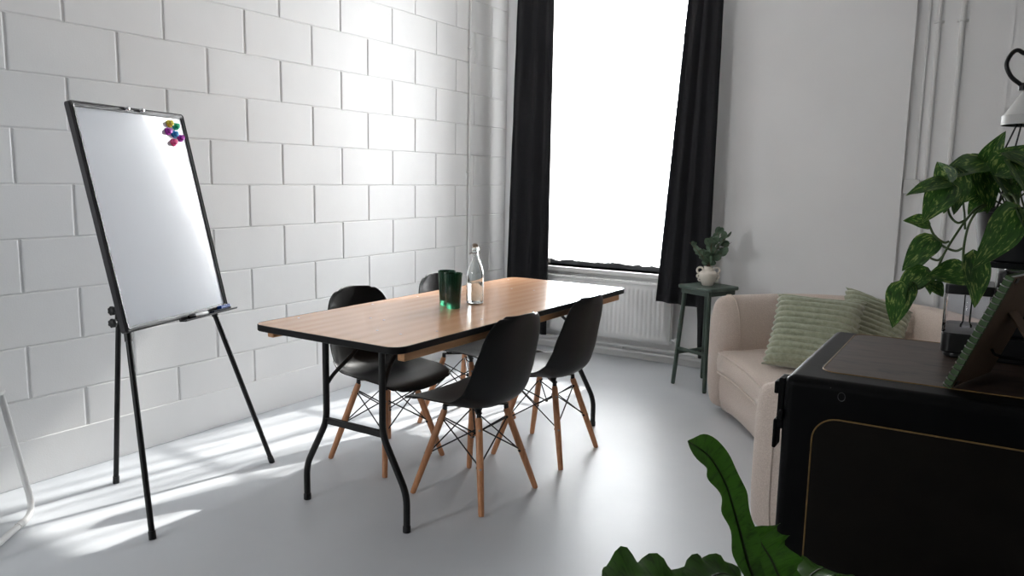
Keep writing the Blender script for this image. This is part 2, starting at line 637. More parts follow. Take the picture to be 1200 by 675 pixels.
# pipes and boxes on the walls
def pipe_thing(name, label, pts, r, clips, cdir, mname='pipe', loc=None):
    t = thing(name, label, 'pipe', loc or pts[0], world=True)
    bm = B(); tube(bm, fillet(pts, .04), r, 12); obj('pipe_run', bm, mname, t)
    for c in clips:
        bm = B()
        c = V(c)
        s = V(cdir)                      # along the wall
        n_ = V((1, 0, 0)) if abs(s.y) > .5 else V((0, -1, 0))
        ring = [c + (s * cos(a) + n_ * sin(a)) * (r + .003) for a in [PI * k / 8 for k in range(9)]]
        ring = [c + s * (r + .016) - n_ * r * .8] + [ring[0] - n_ * r * .8] + ring + [ring[-1] - n_ * r * .8] + [c - s * (r + .016) - n_ * r * .8]
        loft(bm, [[p + V((0, 0, dz)) for p in ring] for dz in (-.007, .007)], closed=False)
        obj('pipe_clip', bm, mname, t, solid=.003)
    return t


pipe_thing('wall_pipe', 'thin white pipe running up the block wall next to the black curtain', [(.012, 3.085, .19), (.012, 3.085, RZ)], .009, [(.012, 3.085, 2.197), (.012, 3.085, 1.324)], (0, 1, 0))
PY = BY + .045
pipe_thing('wall_pipe', 'slim white conduit dropping into the small square box on the plaster wall', [(2.86, PY - .008, 1.318), (2.86, PY - .008, RZ)], .0075, [], (1, 0, 0))
pipe_thing('wall_pipe', 'middle white pipe of the three on the recessed wall, just right of the slim conduit', [(2.912, PY - .011, .0), (2.912, PY - .011, RZ)], .0115, [(2.912, PY - .011, 2.22)], (1, 0, 0))
pipe_thing('wall_pipe', 'outermost white pipe on the recessed wall, nearest the hanging plant hook', [(3.03, PY - .013, .0), (3.03, PY - .013, RZ)], .0135, [(3.03, PY - .013, 2.218)], (1, 0, 0))
t = thing('socket_box', 'small white square box with a diamond mark at the foot of the slim conduit', 'socket', (2.842, PY, 1.24), world=True)
bm = B(); box(bm, (2.800, PY - .03, 1.237), (2.886, PY, 1.323)); obj('box_body', bm, 'white_plastic', t, bevel=.004)
bm = B()
tube(bm, [(2.843 + dx, PY - .031, 1.28 + dz) for dx, dz in ((.028, 0), (0, .028), (-.028, 0), (0, -.028))], .0016, 6, loop=True)
obj('diamond_mark', bm, 'steel', t)
bm = B(); box(bm, (3.2705, PY - .005, 0), (3.2795, PY + .001, RZ)); struct('trim_2', bm, 'plaster', smooth=0)

# ------------------------------------------------------------------ radiator
RX0, RX1, RZ0, RZ1 = .33, 1.432, .152, .575
t = thing('radiator', 'white ribbed panel radiator under the window', 'radiator', (.88, 3.52, RZ0), world=True)
bm = B()
yf = 3.500
n_r = int((RX1 - RX0 - .06) / .0335)
xs = [RX0]
prof = [(RX0, yf + .004), (RX0 + .022, yf + .004)]
for k in range(n_r):
    x = RX0 + .03 + k * .0335
    prof += [(x + .003, yf + .004), (x + .009, yf - .004), (x + .023, yf - .004), (x + .029, yf + .004)]
prof += [(RX1 - .0, yf + .004)]
zs = [(RZ0, 0), (RZ0 + .042, 0), (RZ0 + .058, 1), (RZ1 - .062, 1), (RZ1 - .046, 0), (RZ1 - .012, 0)]
loft(bm, [[V((x, yf + .004 + (y - yf - .004) * (a if y < yf else 1), z)) for x, y in prof] for z, a in zs], closed=False)
obj('front_panel', bm, 'radiator', t, smooth=50, solid=.003)
bm = B(); box(bm, (RX0, yf + .045, RZ0), (RX1, yf + .053, RZ1 - .012)); obj('rear_panel', bm, 'radiator', t)
for x in (RX0 - .002, RX1 - .003):
    bm = B(); box(bm, (x, yf - .001, RZ0 + .005), (x + .005, yf + .056, RZ1 - .005)); obj('side_cover', bm, 'radiator', t, bevel=.001)
bm = B()
box(bm, (RX0 - .002, yf - .003, RZ1 - .014), (RX1 + .002, yf + .006, RZ1))
box(bm, (RX0 - .002, yf + .047, RZ1 - .014), (RX1 + .002, yf + .056, RZ1))
k = RX0
while k < RX1:
    box(bm, (k, yf + .006, RZ1 - .008), (min(k + .012, RX1), yf + .047, RZ1 - .002))
    k += .022
obj('top_grille', bm, 'radiator', t, smooth=0)
for x in (.55, 1.2):
    bm = B(); box(bm, (x, yf + .0535, .2), (x + .03, BY - .001, .5)); obj('wall_bracket', bm, 'radiator', t)
bm = B()
tube(bm, fillet([(RX1 - .005, yf + .03, RZ0 + .03), (RX1 + .045, yf + .03, RZ0 + .03), (RX1 + .045, yf + .03, .112)], .015), .008, 10)
obj('tail_pipe', bm, 'pipe', t)
bm = B(); lathe(bm, [(0, 0), (.014, 0), (.016, .006), (.016, .03), (.011, .036), (0, .036)], 16, (RX1 + .045, yf + .03, RZ0 + .012)); obj('valve', bm, 'white_plastic', t)
t = pipe_thing('heating_pipe', 'white heating pipe running along the wall above the floor beneath the radiator', [(.012, 3.545, .097), (1.66, 3.545, .097)], .0115, [], (0, 0, 1), loc=(1, 3.545, .08))
for x in (.25, 1.05, 1.6):
    bm = B(); box(bm, (x, 3.545, .072), (x + .014, BY, .086)); obj('pipe_bracket', bm, 'pipe', t)
pipe_thing('heating_pipe', 'lower white heating pipe lying against the skirting under the radiator', [(.012, 3.556, .056), (1.66, 3.556, .056)], .0105, [], (0, 0, 1), loc=(1, 3.556, .04))
# floor box behind the stool
t = thing('cable_box', 'small white box with a lid on the floor behind the green stool', 'box', (1.79, 3.5, 0), world=True)
bm = B(); box(bm, (1.68, 3.46, 0), (1.9, 3.575, .085)); obj('box_body', bm, 'white_plastic', t, bevel=.004)
bm = B(); box(bm, (1.665, 3.45, .085), (1.915, 3.58, .1)); obj('box_lid', bm, 'white_plastic', t, bevel=.003)


# ------------------------------------------------------------------ curtains
def curtain(name, label, xl, xr, zb, yc, amp, nf, seed, hem=None):
    """xl, xr: functions of height; zb: hem height along the width"""
    bm = B()
    nu, nv = nf * 12, 44
    z1 = RZ - .02
    rows = []
    for j in range(nv + 1):
        v = j / nv
        r = []
        for i in range(nu + 1):
            u = i / nu
            z0 = zb(u)
            z = z1 + (z0 - z1) * v
            x = xl(z) + (xr(z) - xl(z)) * u
            ph = u * nf * 2 * PI + .5 * sin(3 * u + seed) + .35 * sin(v * 2.2 + seed + 5 * u)
            a = amp * (.55 + .45 * v) * (.75 + .25 * sin(u * 9 + seed))
            y = yc + a * sin(ph) + .004 * noise.noise(V((u * 9, v * 14, seed)))
            x += .35 * a * sin(2 * ph) / 2
            r.append(V((x, y, z)))
        rows.append(r)
    loft(bm, rows, closed=False)
    o = obj(name, bm, 'curtain', smooth=180, solid=.004)
    tag(o, label, 'curtain')
    return o


def lin(a, za, b, zb_):
    return lambda z: a + (b - a) * (z - za) / (zb_ - za)


curtain('curtain', 'black full-length curtain hanging on the block-wall side of the window, its foot behind the table', lambda z: .128 + .062 * (z / 2.58) ** 1.2 - .02, lin(.487, .3, .488, 2.6), lambda u: .12, 3.44, .022, 3, 1.3)
curtain('curtain', 'black curtain beside the green stool, its lifted hem draped over the radiator end', lin(1.355, .45, 1.485, 2.45), lin(1.715, .45, 1.712, 2.45),
        lambda u: .468 - .02 * u if u < .82 else .45 - .34 * min(1, (u - .82) / .05), 3.42, .022, 3, 4.1)


def sheer(label, x0, x1, seed, ragged):
    bm = B()
    nu, nv = 90, 30
    rows = []
    for j in range(nv + 1):
        v = j / nv
        r = []
        for i in range(nu + 1):
            u = i / nu
            z0 = .672 + ragged * noise.noise(V((u * 6, seed, 0))) + .006 * noise.noise(V((u * 25, seed, 3)))
            z = WZ1 + .06 + (z0 - WZ1 - .06) * v
            r.append(V((x0 + (x1 - x0) * u + .004 * v * sin(v * 9 + seed), 3.665 + .012 * sin(u * 46 + seed + .6 * sin(v * 2 + u * 4)), z)))
        rows.append(r)
    loft(bm, rows, closed=False)
    return tag(obj('sheer_curtain', bm, 'voile', smooth=180), label, 'curtain')


# the two sheers meet in the middle of the window
sheer('white sheer curtain covering the window half beside the block wall', WX0 + .01, .898, 1.0, .014)
sheer('white sheer curtain covering the window half on the sofa side', .914, WX1 - .01, 5.2, .018)

# ------------------------------------------------------------------ dining table
TBL = thing('folding_table', 'long wooden folding trestle table with black edge and black steel legs', 'table', (1.322, 1.235, 0), math.radians(-.6))
TW, TL, TH = .3575, .91, .73
bm = B(); slab(bm, rrect(-TW + .0015, -TL + .0015, TW - .0015, TL - .0015, .055, 8), TH - .02, TH); obj('tabletop', bm, 'tabletop', TBL, bevel=.0015)
bm = B()
ol = rrect(-TW, -TL, TW, TL, .056, 8)
il = rrect(-TW + .0018, -TL + .0018, TW - .0018, TL - .0018, .055, 8)
loft(bm, [[V((x, y, z)) for x, y in o_] for o_, z in ((il, TH + .0005), (ol, TH - .002), (ol, TH - .022), (il, TH - .024))], loop=True)
obj('edge_band', bm, 'black_edge', TBL)
for s in (-1, 1):
    bm = B(); box(bm, (s * (TW - .035) - .016, -TL + .06, TH - .058), (s * (TW - .035) + .016, TL - .06, TH - .0235)); obj('rail', bm, 'rail', TBL, bevel=.004)
for s in (-1, 1):
    bm = B(); box(bm, (-TW + .055, s * (TL - .24) - .02, TH - .045), (TW - .055, s * (TL - .24) + .02, TH - .0235)); obj('cross_rail', bm, 'rail', TBL, bevel=.003)
for e in (-1, 1):
    yl = -.73 if e < 0 else .777
    xo = -.012
    for s in (-1, 1):
        bm = B()
        tube(bm, fillet([(xo + s * .143, yl, .702), (xo + s * .143, yl, .345), (xo + s * .258, yl, .143), (xo + s * .258, yl, .004)], .045), .0128, 14)
        lg = obj('leg', bm, 'black_metal', TBL)
        bm = B(); lathe(bm, [(0, 0), (.0145, 0), (.0148, .004), (.0148, .022), (.013, .025), (0, .025)], 14, (xo + s * .258, yl, 0)); obj('foot_cap', bm, 'black_plastic', lg)
    bm = B()
    box(bm, (xo - .143, yl - .004, .334), (xo + .143, yl + .004, .362))
    box(bm, (xo - .143, yl - .012, .358), (xo + .143, yl + .004, .362))
    obj('crossbar', bm, 'black_metal', TBL, bevel=.001)
    for s in (-1, 1):
        bm = B()
        tube(bm, cr([(xo + s * .143, yl, .485), (xo + s * .128, yl - e * .03, .53), (xo + s * .10, yl - e * .10, .595), (xo + s * .095, yl - e * .17, .648), (xo + s * .095, yl - e * .25, .682)], 6), .008, 8)
        obj('brace', bm, 'black_metal', TBL)
    bm = B(); box(bm, (-.13, yl - e * .26 - .012, .676), (.13, yl - e * .26 + .012, .69)); box(bm, (-.11, yl - e * .26 - .01, .69), (.11, yl - e * .26 + .01, .707))
    obj('hinge_plate', bm, 'black_metal', TBL, bevel=.001)
    bm = B()
    box(bm, (-.19, yl - .018, .685), (.19, yl + .018, .7065))
    obj('hinge_plate', bm, 'black_metal', TBL, bevel=.001)
for (x, y) in ((-.31, -.72), (-.305, .0), (-.09, -.55), (-.02, -.55), (.28, -.60), (-.1, .5), (.02, .52), (.27, -.3), (.22, .68), (-.05, .78), (-.3, .78), (-.31, -.3), (.1, .72), (.1, -.72), (.21, -.72), (.02, .68)):
    bm = B()
    lathe(bm, [(0, 0), (.005, 0), (.0045, .0006), (0, .0007)], 10, (x, y, TH))
    obj('screw', bm, 'steel', TBL)


# ------------------------------------------------------------------ chairs
def shell_bm():
    """one-piece bucket: a profile swept from the front lip to the top of the back"""
    pr_ = cr([(.232, 0, .364), (.224, 0, .386), (.192, 0, .401), (.11, 0, .402), (.02, 0, .391), (-.065, 0, .384), (-.128, 0, .396), (-.174, 0, .434), (-.197, 0, .505), (-.211, 0, .59), (-.225, 0, .672), (-.238, 0, .738), (-.246, 0, .774)], 5)
    L = [0]
    for a, b in zip(pr_, pr_[1:]):
        L.append(L[-1] + (b - a).length)
    tot = L[-1]
    wpts = [(0, .195), (.06, .205), (.2, .222), (.38, .222), (.5, .215), (.6, .209), (.72, .202), (.84, .186), (.93, .168), (1, .150)]
    lpts = [(0, .0), (.08, .012), (.2, .026), (.35, .046), (.48, .075), (.58, .078), (.7, .062), (.85, .045), (1, .034)]

    def interp(pts, t_):
        for (a, va), (b, vb) in zip(pts, pts[1:]):
            if t_ <= b:
                k = (t_ - a) / (b - a)
                k = k * k * (3 - 2 * k) * .5 + k * .5
                return va + (vb - va) * k
        return pts[-1][1]
    bm = B()
    rows = []
    nu = 20
    for i, p in enumerate(pr_):
        t_ = L[i] / tot
        a, b = pr_[max(0, i - 1)], pr_[min(len(pr_) - 1, i + 1)]
        tg = (b - a).normalized()
        nr_ = V((tg.z, 0, -tg.x))
        if nr_.z < 0 and t_ < .45:
            nr_ = -nr_
        if nr_.x < 0 and t_ >= .45:
            nr_ = -nr_
        w = interp(wpts, t_)
        d0, d1 = L[i], tot - L[i]
        if d0 < .075:
            s = 1 - d0 / .075
            w *= (1 - .36 * s ** 2.6)
        if d1 < .11:
            s = 1 - d1 / .11
            w *= (1 - .42 * s ** 2.8)
        lf = interp(lpts, t_)
        r = []
        for k in range(nu + 1):
            u = -1 + 2 * k / nu
            au = abs(u)
            q = p + V((0, w * u, 0)) + nr_ * (lf * au ** 2.6)
            if au > .9 and .12 < t_ < .97:
                q += V((0, math.copysign(.004, u) * (au - .9) / .1, 0))
            if t_ < .03 or t_ > .98:
                q += tg * (.012 * au ** 2) * (1 if t_ < .03 else -1)
            r.append(q)
        rows.append(r)
    loft(bm, rows, closed=False)
    return bm


def make_chair():
    t = thing('dining_chair', '', 'chair')
    obj('seat_shell', shell_bm(), 'shell', t, smooth=180, solid=.006, sub=1)
    # mount under the seat
    bm = B()
    for a in (45, 135):
        m_ = Matrix.Rotation(math.radians(a), 4, 'Z')
        box(bm, (-.13, -.012, .366), (.13, .012, .372), m_)
    for sx in (1, -1):
        for sy in (1, -1):
            lathe(bm, [(0, .371), (.014, .371), (.016, .38), (.016, .390 if sx > 0 else .386), (0, .390 if sx > 0 else .386)], 12, (sx * .07, sy * .07, 0))
    obj('mounting_frame', bm, 'black_metal', t, bevel=.001)
    tops, feet = {}, {}
    for q, (sx, sy) in enumerate(((1, 1), (-1, 1), (-1, -1), (1, -1))):
        T, Ft = V((sx * .089, sy * .089, .350)), V((sx * .181, sy * .181, .0))
        tops[q], feet[q] = T, Ft
        bm = B()
        d = Ft - T
        tube(bm, [T, T + d * .03, T + d * .5, T + d * .97, Ft], [.0115, .0138, .0145, .0118, .0105], 14)
        lg = obj('leg', bm, 'beech', t)
        bm = B()
        out = V((sx, sy, 0)).normalized()
        side = V((-sy, sx, 0)).normalized()
        # steel tongue that holds the leg
        tube(bm, [T + V((0, 0, .022)), T + V((0, 0, .005)), T + d * .09], [.009, .010, .008], 8)
        obj('leg_bracket', bm, 'black_metal', lg)
        for f_ in (.12, .52):
            bm = B()
            c = T + d * f_
            rot = out.to_track_quat('Z', 'Y').to_matrix().to_4x4()
            lathe(bm, [(0, -.0165), (.003, -.0165), (.005, -.0155), (.005, .0155), (.003, .0165), (0, .0165)], 8, c, rot)
            obj('bolt', bm, 'steel', lg)
    bm = B()
    for q in range(4):
        a, b = q, (q + 1) % 4
        pa, pb = tops[a].lerp(feet[a], .10), tops[b].lerp(feet[b], .10)
        la, lb = tops[a].lerp(feet[a], .52), tops[b].lerp(feet[b], .52)
        inw = -(pa + pb) * .5
        inw.z = 0
        inw = inw.normalized()
        tube(bm, [pa + inw * .002, lb + inw * .002], .0031, 6)
        tube(bm, [pb + inw * .008, la + inw * .008], .0031, 6)
        # small sleeves where the wires bolt on
        tube(bm, [la, la + inw * .016], .006, 8)
        tube(bm, [pa, pa + inw * .016], .006, 8)
    # inner wires that cross under the seat
    for q in (0, 1):
        pa, pb = tops[q].lerp(feet[q], .08), tops[q + 2].lerp(feet[q + 2], .08)
        ce = V((0, 0, .245))
        tube(bm, fillet([pa, ce + V((0, 0, .004 * q)), pb], .02), .0031, 6)
    lathe(bm, [(0, -.008), (.007, -.008), (.007, .008), (0, .008)], 10, (0, 0, .25))
    obj('wire_brace', bm, 'black_metal', t)
    return t


def dup(root, loc, rotz, label, group=None):
    r = root.copy()
    COL.objects.link(r)
    r.location = loc
    r.rotation_euler = (0, 0, rotz)
    r['label'] = label
    for ch in list(root.children):
        c = ch.copy()
        COL.objects.link(c)
        c.parent = r
        for gch in ch.children:
            d = gch.copy()
            COL.objects.link(d)
            d.parent = c
    return r


CH = make_chair()
spots = [((1.548, .956, 0), 175.3, 'black shell chair nearest the camera, back turned, partly covering the table edge'),
         ((1.556, 1.538, 0), 180, 'black shell chair with back turned, the one closer to the radiator'),
         ((.992, 1.047, 0), -6, 'black shell chair on the block-wall side, behind the legs of the near table end'),
         ((.985, 1.70, 0), -2, 'black shell chair whose backrest top peeks up just behind the green tumblers')]
for i, (loc, a, lab) in enumerate(spots):
    if i == 0:
        CH.location = loc; CH.rotation_euler = (0, 0, math.radians(a)); CH['label'] = lab; CH['group'] = 'black shell chairs around the table'
    else:
        dup(CH, loc, math.radians(a), lab)

# ------------------------------------------------------------------ bottle and tumblers
pb = at(556.5, 355.5, z=TH)
t = thing('glass_bottle', 'clear swing-top glass bottle half full of water on the table', 'bottle', pb)
bm = B()
outer = [(0, 0), (.030, 0), (.0372, .004), (.0385, .012), (.0385, .125), (.037, .143), (.031, .165), (.022, .187), (.0155, .205), (.0135, .22), (.0135, .236), (.0165, .238), (.0165, .250), (.014, .252)]
inner = [(.0105, .252), (.0105, .222), (.0125, .206), (.019, .187), (.028, .165), (.034, .143), (.0357, .125), (.0357, .014), (.033, .009), (0, .007)]
lathe(bm, outer + inner, 40)
obj('bottle_body', bm, 'bottle', t)
bm = B(); lathe(bm, [(0, .0072), (.0328, .0092), (.0355, .0142), (.0355, .094), (0, .094)], 40); obj('water', bm, 'water', t)
bm = B(); lathe(bm, [(0, .252), (.0085, .2525), (.012, .2535), (.0125, .258), (.0105, .264), (.006, .2665), (0, .267)], 20); obj('stopper', bm, 'stopper', t)
bm = B()
for s in (-1, 1):
    tube(bm, cr([(s * .0150, 0, .222), (s * .0235, .003, .230), (s * .0225, .002, .248), (s * .014, 0, .264), (0, 0, .2685)], 6), .0020, 6)
    tube(bm, cr([(s * .0150, 0, .225), (s * .021, -.014, .221), (s * .014, -.022, .226), (0, -.024, .230)], 6), .0020, 6)
tube(bm, [(.0145 * cos(a), .0145 * sin(a), .226) for a in [2 * PI * k / 24 for k in range(24)]], .0018, 6, loop=True)
obj('wire_clip', bm, 'steel', t)


def tumbler(px, py, label, a):
    t = thing('tumbler', label, 'glass', at(px, py, z=TH), a, 'green tumblers')
    bm = B()
    o_ = [(0, 0), (.0285, 0), (.0302, .003), (.0308, .02), (.0382, .150), (.0379, .1525)]
    i_ = [(.0352, .152), (.0347, .148), (.0285, .028), (.026, .023), (0, .022)]
    lathe(bm, o_ + i_, 96, rib=.018, nr=24)
    obj('glass_body', bm, 'green_glass', t, smooth=60)
    bm = B(); lathe(bm, [(0, .0232), (.0255, .0238), (.0281, .0285), (.0328, .112), (0, .112)], 48); obj('dark_core', bm, 'dark_core', t, smooth=60)  # dark body inside the glass, ending below the rim
    return t


tumbler(523.5, 357.5, 'dark green ribbed glass tumbler behind the other tumbler on the table', 0)
tumbler(531.0, 361.0, 'dark green ribbed glass tumbler in front, overlapping the other beside the bottle', .1)

# ------------------------------------------------------------------ whiteboard easel
BX = V((-.319, .948, -.005)).normalized()
BZ = V((.928, .298, .225)).normalized()
BYv = BZ.cross(BX).normalized()
BX = BYv.cross(BZ).normalized()
BC = V((.5105, .2575, 1.120))
BW, BH = .610, .8356
MB_ = Matrix(((BX.x, BYv.x, BZ.x, BC.x), (BX.y, BYv.y, BZ.y, BC.y), (BX.z, BYv.z, BZ.z, BC.z), (0, 0, 0, 1)))


def onb(x, y, z=0):
    return MB_ @ V((x, y, z))


def pxb(px, py, off=0.0):
    """board coordinates of a photo pixel"""
    p = at(px, py, plane=(BC + BZ * off, BZ))
    q = MB_.inverted() @ p
    return q.x, q.y


t = thing('whiteboard_easel', 'white dry-erase board in a dark frame on a black tripod easel by the block wall', 'whiteboard', (.58, .28, 0), world=True)
bm = B(); box(bm, (-BW / 2 + .01, -BH / 2 + .01, -.012), (BW / 2 - .01, BH / 2 - .01, .001), MB_); obj('writing_surface', bm, 'board', t, smooth=0)
bm = B()
fo = rrect(-BW / 2, -BH / 2, BW / 2, BH / 2, .012, 4)
fi = rrect(-BW / 2 + .021, -BH / 2 + .021, BW / 2 - .021, BH / 2 - .021, .006, 4)
fm1 = rrect(-BW / 2 + .006, -BH / 2 + .006, BW / 2 - .006, BH / 2 - .006, .009, 4)
fm2 = rrect(-BW / 2 + .013, -BH / 2 + .013, BW / 2 - .013, BH / 2 - .013, .008, 4)
loft(bm, [[onb(x, y, z) for x, y in o_] for o_, z in ((fo, -.016), (fo, .003), (fm1, .008), (fm1, .0055), (fm2, .0055), (fm2, .008), (fi, .006), (fi, -.016))], loop=True)
obj('board_frame', bm, 'board_frame', t, smooth=30)
legs = []
LF = V((.856, -.042, 0)); RF = V((.619, .699, 0)); RFoot = V((.273, .176, 0))
pl = (BC - BZ * .028, BZ)
for ft, pxy in ((LF, (119, 140)), (RF, (163, 140))):
    top = at(*pxy, plane=pl)
    bm = B()
    kn = ft.lerp(top, .46)
    tube(bm, [ft, kn], .0105, 12)
    tube(bm, [kn, top], .0130, 12)
    lg = obj('leg', bm, 'easel_black', t)
    d = (top - ft).normalized()
    bm = B(); tube(bm, [ft, ft + d * .03], .0128, 12); obj('foot_cap', bm, 'black_plastic', lg)
    legs.append(top)
apex = onb(-.0, BH / 2 - .03, -.05)
bm = B()
kn = RFoot.lerp(apex, .47)
tube(bm, [RFoot, kn], .0105, 12); tube(bm, [kn, apex], .0130, 12)
rl = obj('leg', bm, 'easel_black', t)
bm = B(); tube(bm, [RFoot, RFoot + (apex - RFoot).normalized() * .03], .0128, 12); obj('foot_cap', bm, 'black_plastic', rl)
# head block that joins the three legs and two rails that carry the board
bm = B()
box(bm, (-.11, BH / 2 - .06, -.066), (.11, BH / 2 - .02, -.016), MB_)
obj('tripod_head', bm, 'easel_black', t, bevel=.004)
bm = B()
box(bm, (-.18, -BH / 2 + .06, -.028), (.18, -BH / 2 + .09, -.016), MB_)
obj('carrier_bar', bm, 'easel_black', t, bevel=.002)
# clamp knobs on the rear leg
for px, py in ((131.5, 359.5), (135, 370)):
    f_ = (.735 if py < 365 else .685) / apex.z
    c = RFoot.lerp(apex, f_)
    dirn = (V((0.02, -1, 0)) * .9 + V((.2, 0, 0))).normalized() if py < 365 else V((.35, -.94, 0)).normalized()
    rot = dirn.to_track_quat('Z', 'Y').to_matrix().to_4x4()
    bm = B()
    lathe(bm, [(0, -.016), (.016, -.016), (.017, .012), (.0, .012)], 14, c)
    lathe(bm, [(0, .01), (.006, .01), (.006, .022), (.016, .024), (.0175, .030), (.0175, .038), (.013, .042), (0, .043)], 35, c, rot, rib=.09, nr=7)
    obj('clamp_knob', bm, 'easel_black', t, smooth=50)
# silver pegs on the top edge
for px, py in ((144, 127), (161.5, 129.5)):
    x, y = pxb(px, py)
    rot = BZ.to_track_quat('Z', 'Y').to_matrix().to_4x4()
    bm = B(); lathe(bm, [(0, 0), (.0055, 0), (.0055, .014), (.0075, .016), (.0075, .02), (.005, .0225), (0, .023)], 16, onb(x, BH / 2 - .0105, .004), rot)
    obj('flip_chart_peg', bm, 'chrome', t)
# pen tray
bm = B()
prof = [(.006, -.0), (.006, -.012), (.036, -.016), (.040, -.010), (.038, -.0085), (.035, -.0125), (.009, -.0085), (.009, -.0)]
loft(bm, [[onb(x, -BH / 2 + .004 + dy, dz) for dz, dy in prof] for x in (-.02, BW / 2 + .012)])
obj('pen_tray', bm, 'board_frame', t, smooth=0)
# marker and eraser lying on the tray
tz = -BH / 2 - .001
m0, m1 = onb(.018, tz + .003, .022), onb(.135, tz + .003, .022)
mk = thing('marker_pen', 'white marker pen with black cap lying on the whiteboard tray', 'marker', m0, world=True)
dm = (m1 - m0).normalized(); Lm = (m1 - m0).length
bm = B(); tube(bm, [m0 + dm * Lm * .3, m0 + dm * Lm * .32, m0 + dm * Lm * .98, m1], [.007, .0082, .0082, .007], 14); obj('barrel', bm, 'white_label', mk)
bm = B(); tube(bm, [m0, m0 + dm * .004, m0 + dm * Lm * .3], [.006, .0085, .0088], 14); obj('cap', bm, 'black_plastic', mk)
er = thing('board_eraser', 'blue and navy board eraser lying at the outer end of the whiteboard tray', 'eraser', onb(.22, tz, .022), world=True)
bm = B(); box(bm, (.165, tz - .006, .011), (.278, tz + .004, .033), MB_); obj('felt_pad', bm, 'navy', er, bevel=.002)
bm = B()
for k in range(6):
    x = .218 + k * .0105
    box(bm, (x, tz + .0042, .0115), (x + .007, tz + .017, .034), MB_)
box(bm, (.216, tz + .0042, .012), (.28, tz + .012, .034), MB_)
obj('grip', bm, 'blue', er, bevel=.001)
# magnets
for px, py, c_, lab in ((200, 144.5, 'yellow', 'yellow round magnet, topmost of the cluster on the whiteboard'), (207.5, 148, 'emerald', 'green round magnet just right of the yellow one on the whiteboard'),
                        (198.5, 153.5, 'purple', 'purple round magnet directly below the yellow one, left of the blue one'), (206, 157, 'cyan', 'blue round magnet in the middle of the whiteboard cluster'),
                        (213, 161.5, 'violet', 'dark purple round magnet closest to the right board frame'), (205, 166.5, 'pink', 'pink round magnet, lowest of the cluster on the whiteboard')):
    x, y = pxb(px, py, .012)
    rot = BZ.to_track_quat('Z', 'Y').to_matrix().to_4x4()
    bm = B(); lathe(bm, [(0, 0), (.0145, 0), (.0155, .002), (.0155, .006), (.0125, .008), (.0105, .010), (.0115, .0155), (.0105, .019), (.006, .0215), (0, .022)], 22, (0, 0, 0), rot)
    o = obj('magnet', bm, c_)
    o.location = onb(x, y, .0012)
    tag(o, lab, 'magnet', 'round magnets on the whiteboard')

# ------------------------------------------------------------------ folding chair at the picture's edge
P0 = V((.322, -.172, .012)); bdir = V((.62, -.785, 0)).normalized()
perp = V((-.785, -.62, 0)).normalized()
Q0 = P0 + bdir * .42
ptop = at(1, 462, plane=(P0, bdir.normalized()))
lean = ptop - P0
t = thing('folding_chair', 'white tubular metal chair cut off by the left picture edge, only its leg showing', 'chair', (.4, -.4, 0), world=True)
bm = B(); tube(bm, fillet([P0 + lean, P0, Q0, Q0 + lean], .075, 8), .0115, 14); obj('leg_frame', bm, 'white_metal', t)
for c in (P0 + bdir * .10, Q0 - bdir * .10):
    bm = B(); tube(bm, [c - bdir * .02, c + bdir * .02], .0135, 14); obj('foot_clip', bm, 'white_plastic', t)
hz = lean.z + P0.z
A_, B_ = P0 + lean, Q0 + lean
R0, R1 = P0 + perp * .47, Q0 + perp * .47
rl_ = lean - perp * (lean.dot(perp)) * 1.9
bm = B(); tube(bm, fillet([R0 + rl_, R0, R1, R1 + rl_], .075, 8), .0115, 14); obj('leg_frame', bm, 'white_metal', t)
bm = B()
rows = []
for z in (hz + .002, hz + .02):
    rows.append([A_ * 1 - perp * .02 + V((0, 0, z - A_.z)), B_ - perp * .02 + V((0, 0, z - A_.z)), B_ + perp * .38 + V((0, 0, z - A_.z)), A_ + perp * .38 + V((0, 0, z - A_.z))])
loft(bm, rows); obj('seat', bm, 'white_plastic', t, bevel=.008)
bm = B()
tube(bm, fillet([A_ + perp * .34, A_ + perp * .45 + V((0, 0, .38)), B_ + perp * .45 + V((0, 0, .38)), B_ + perp * .34], .06), .0115, 12)
obj('back_frame', bm, 'white_metal', t)

# ------------------------------------------------------------------ stool, vase, eucalyptus
SA = math.radians(-25)
t = thing('plant_stool', 'tall dark green wooden stool with the cream vase on top', 'stool', (1.800, 3.150, 0), SA)
SH = .645
bm = B(); slab(bm, rrect(-.138, -.138, .138, .138, .03, 5), SH - .022, SH); obj('stool_top', bm, 'green_paint', t, bevel=.006)
bm = B()
for s in (-1, 1):
    box(bm, (-.115, s * .108 - .009, SH - .052), (.115, s * .108 + .009, SH - .0225))
    box(bm, (s * .108 - .009, -.099, SH - .052), (s * .108 + .009, .099, SH - .0225))
obj('apron', bm, 'green_paint', t, bevel=.002)


def leg_at(sx, sy, z):
    k = 1 - z / SH
    return V((sx * (.098 + .036 * k), sy * (.098 + .036 * k), z))


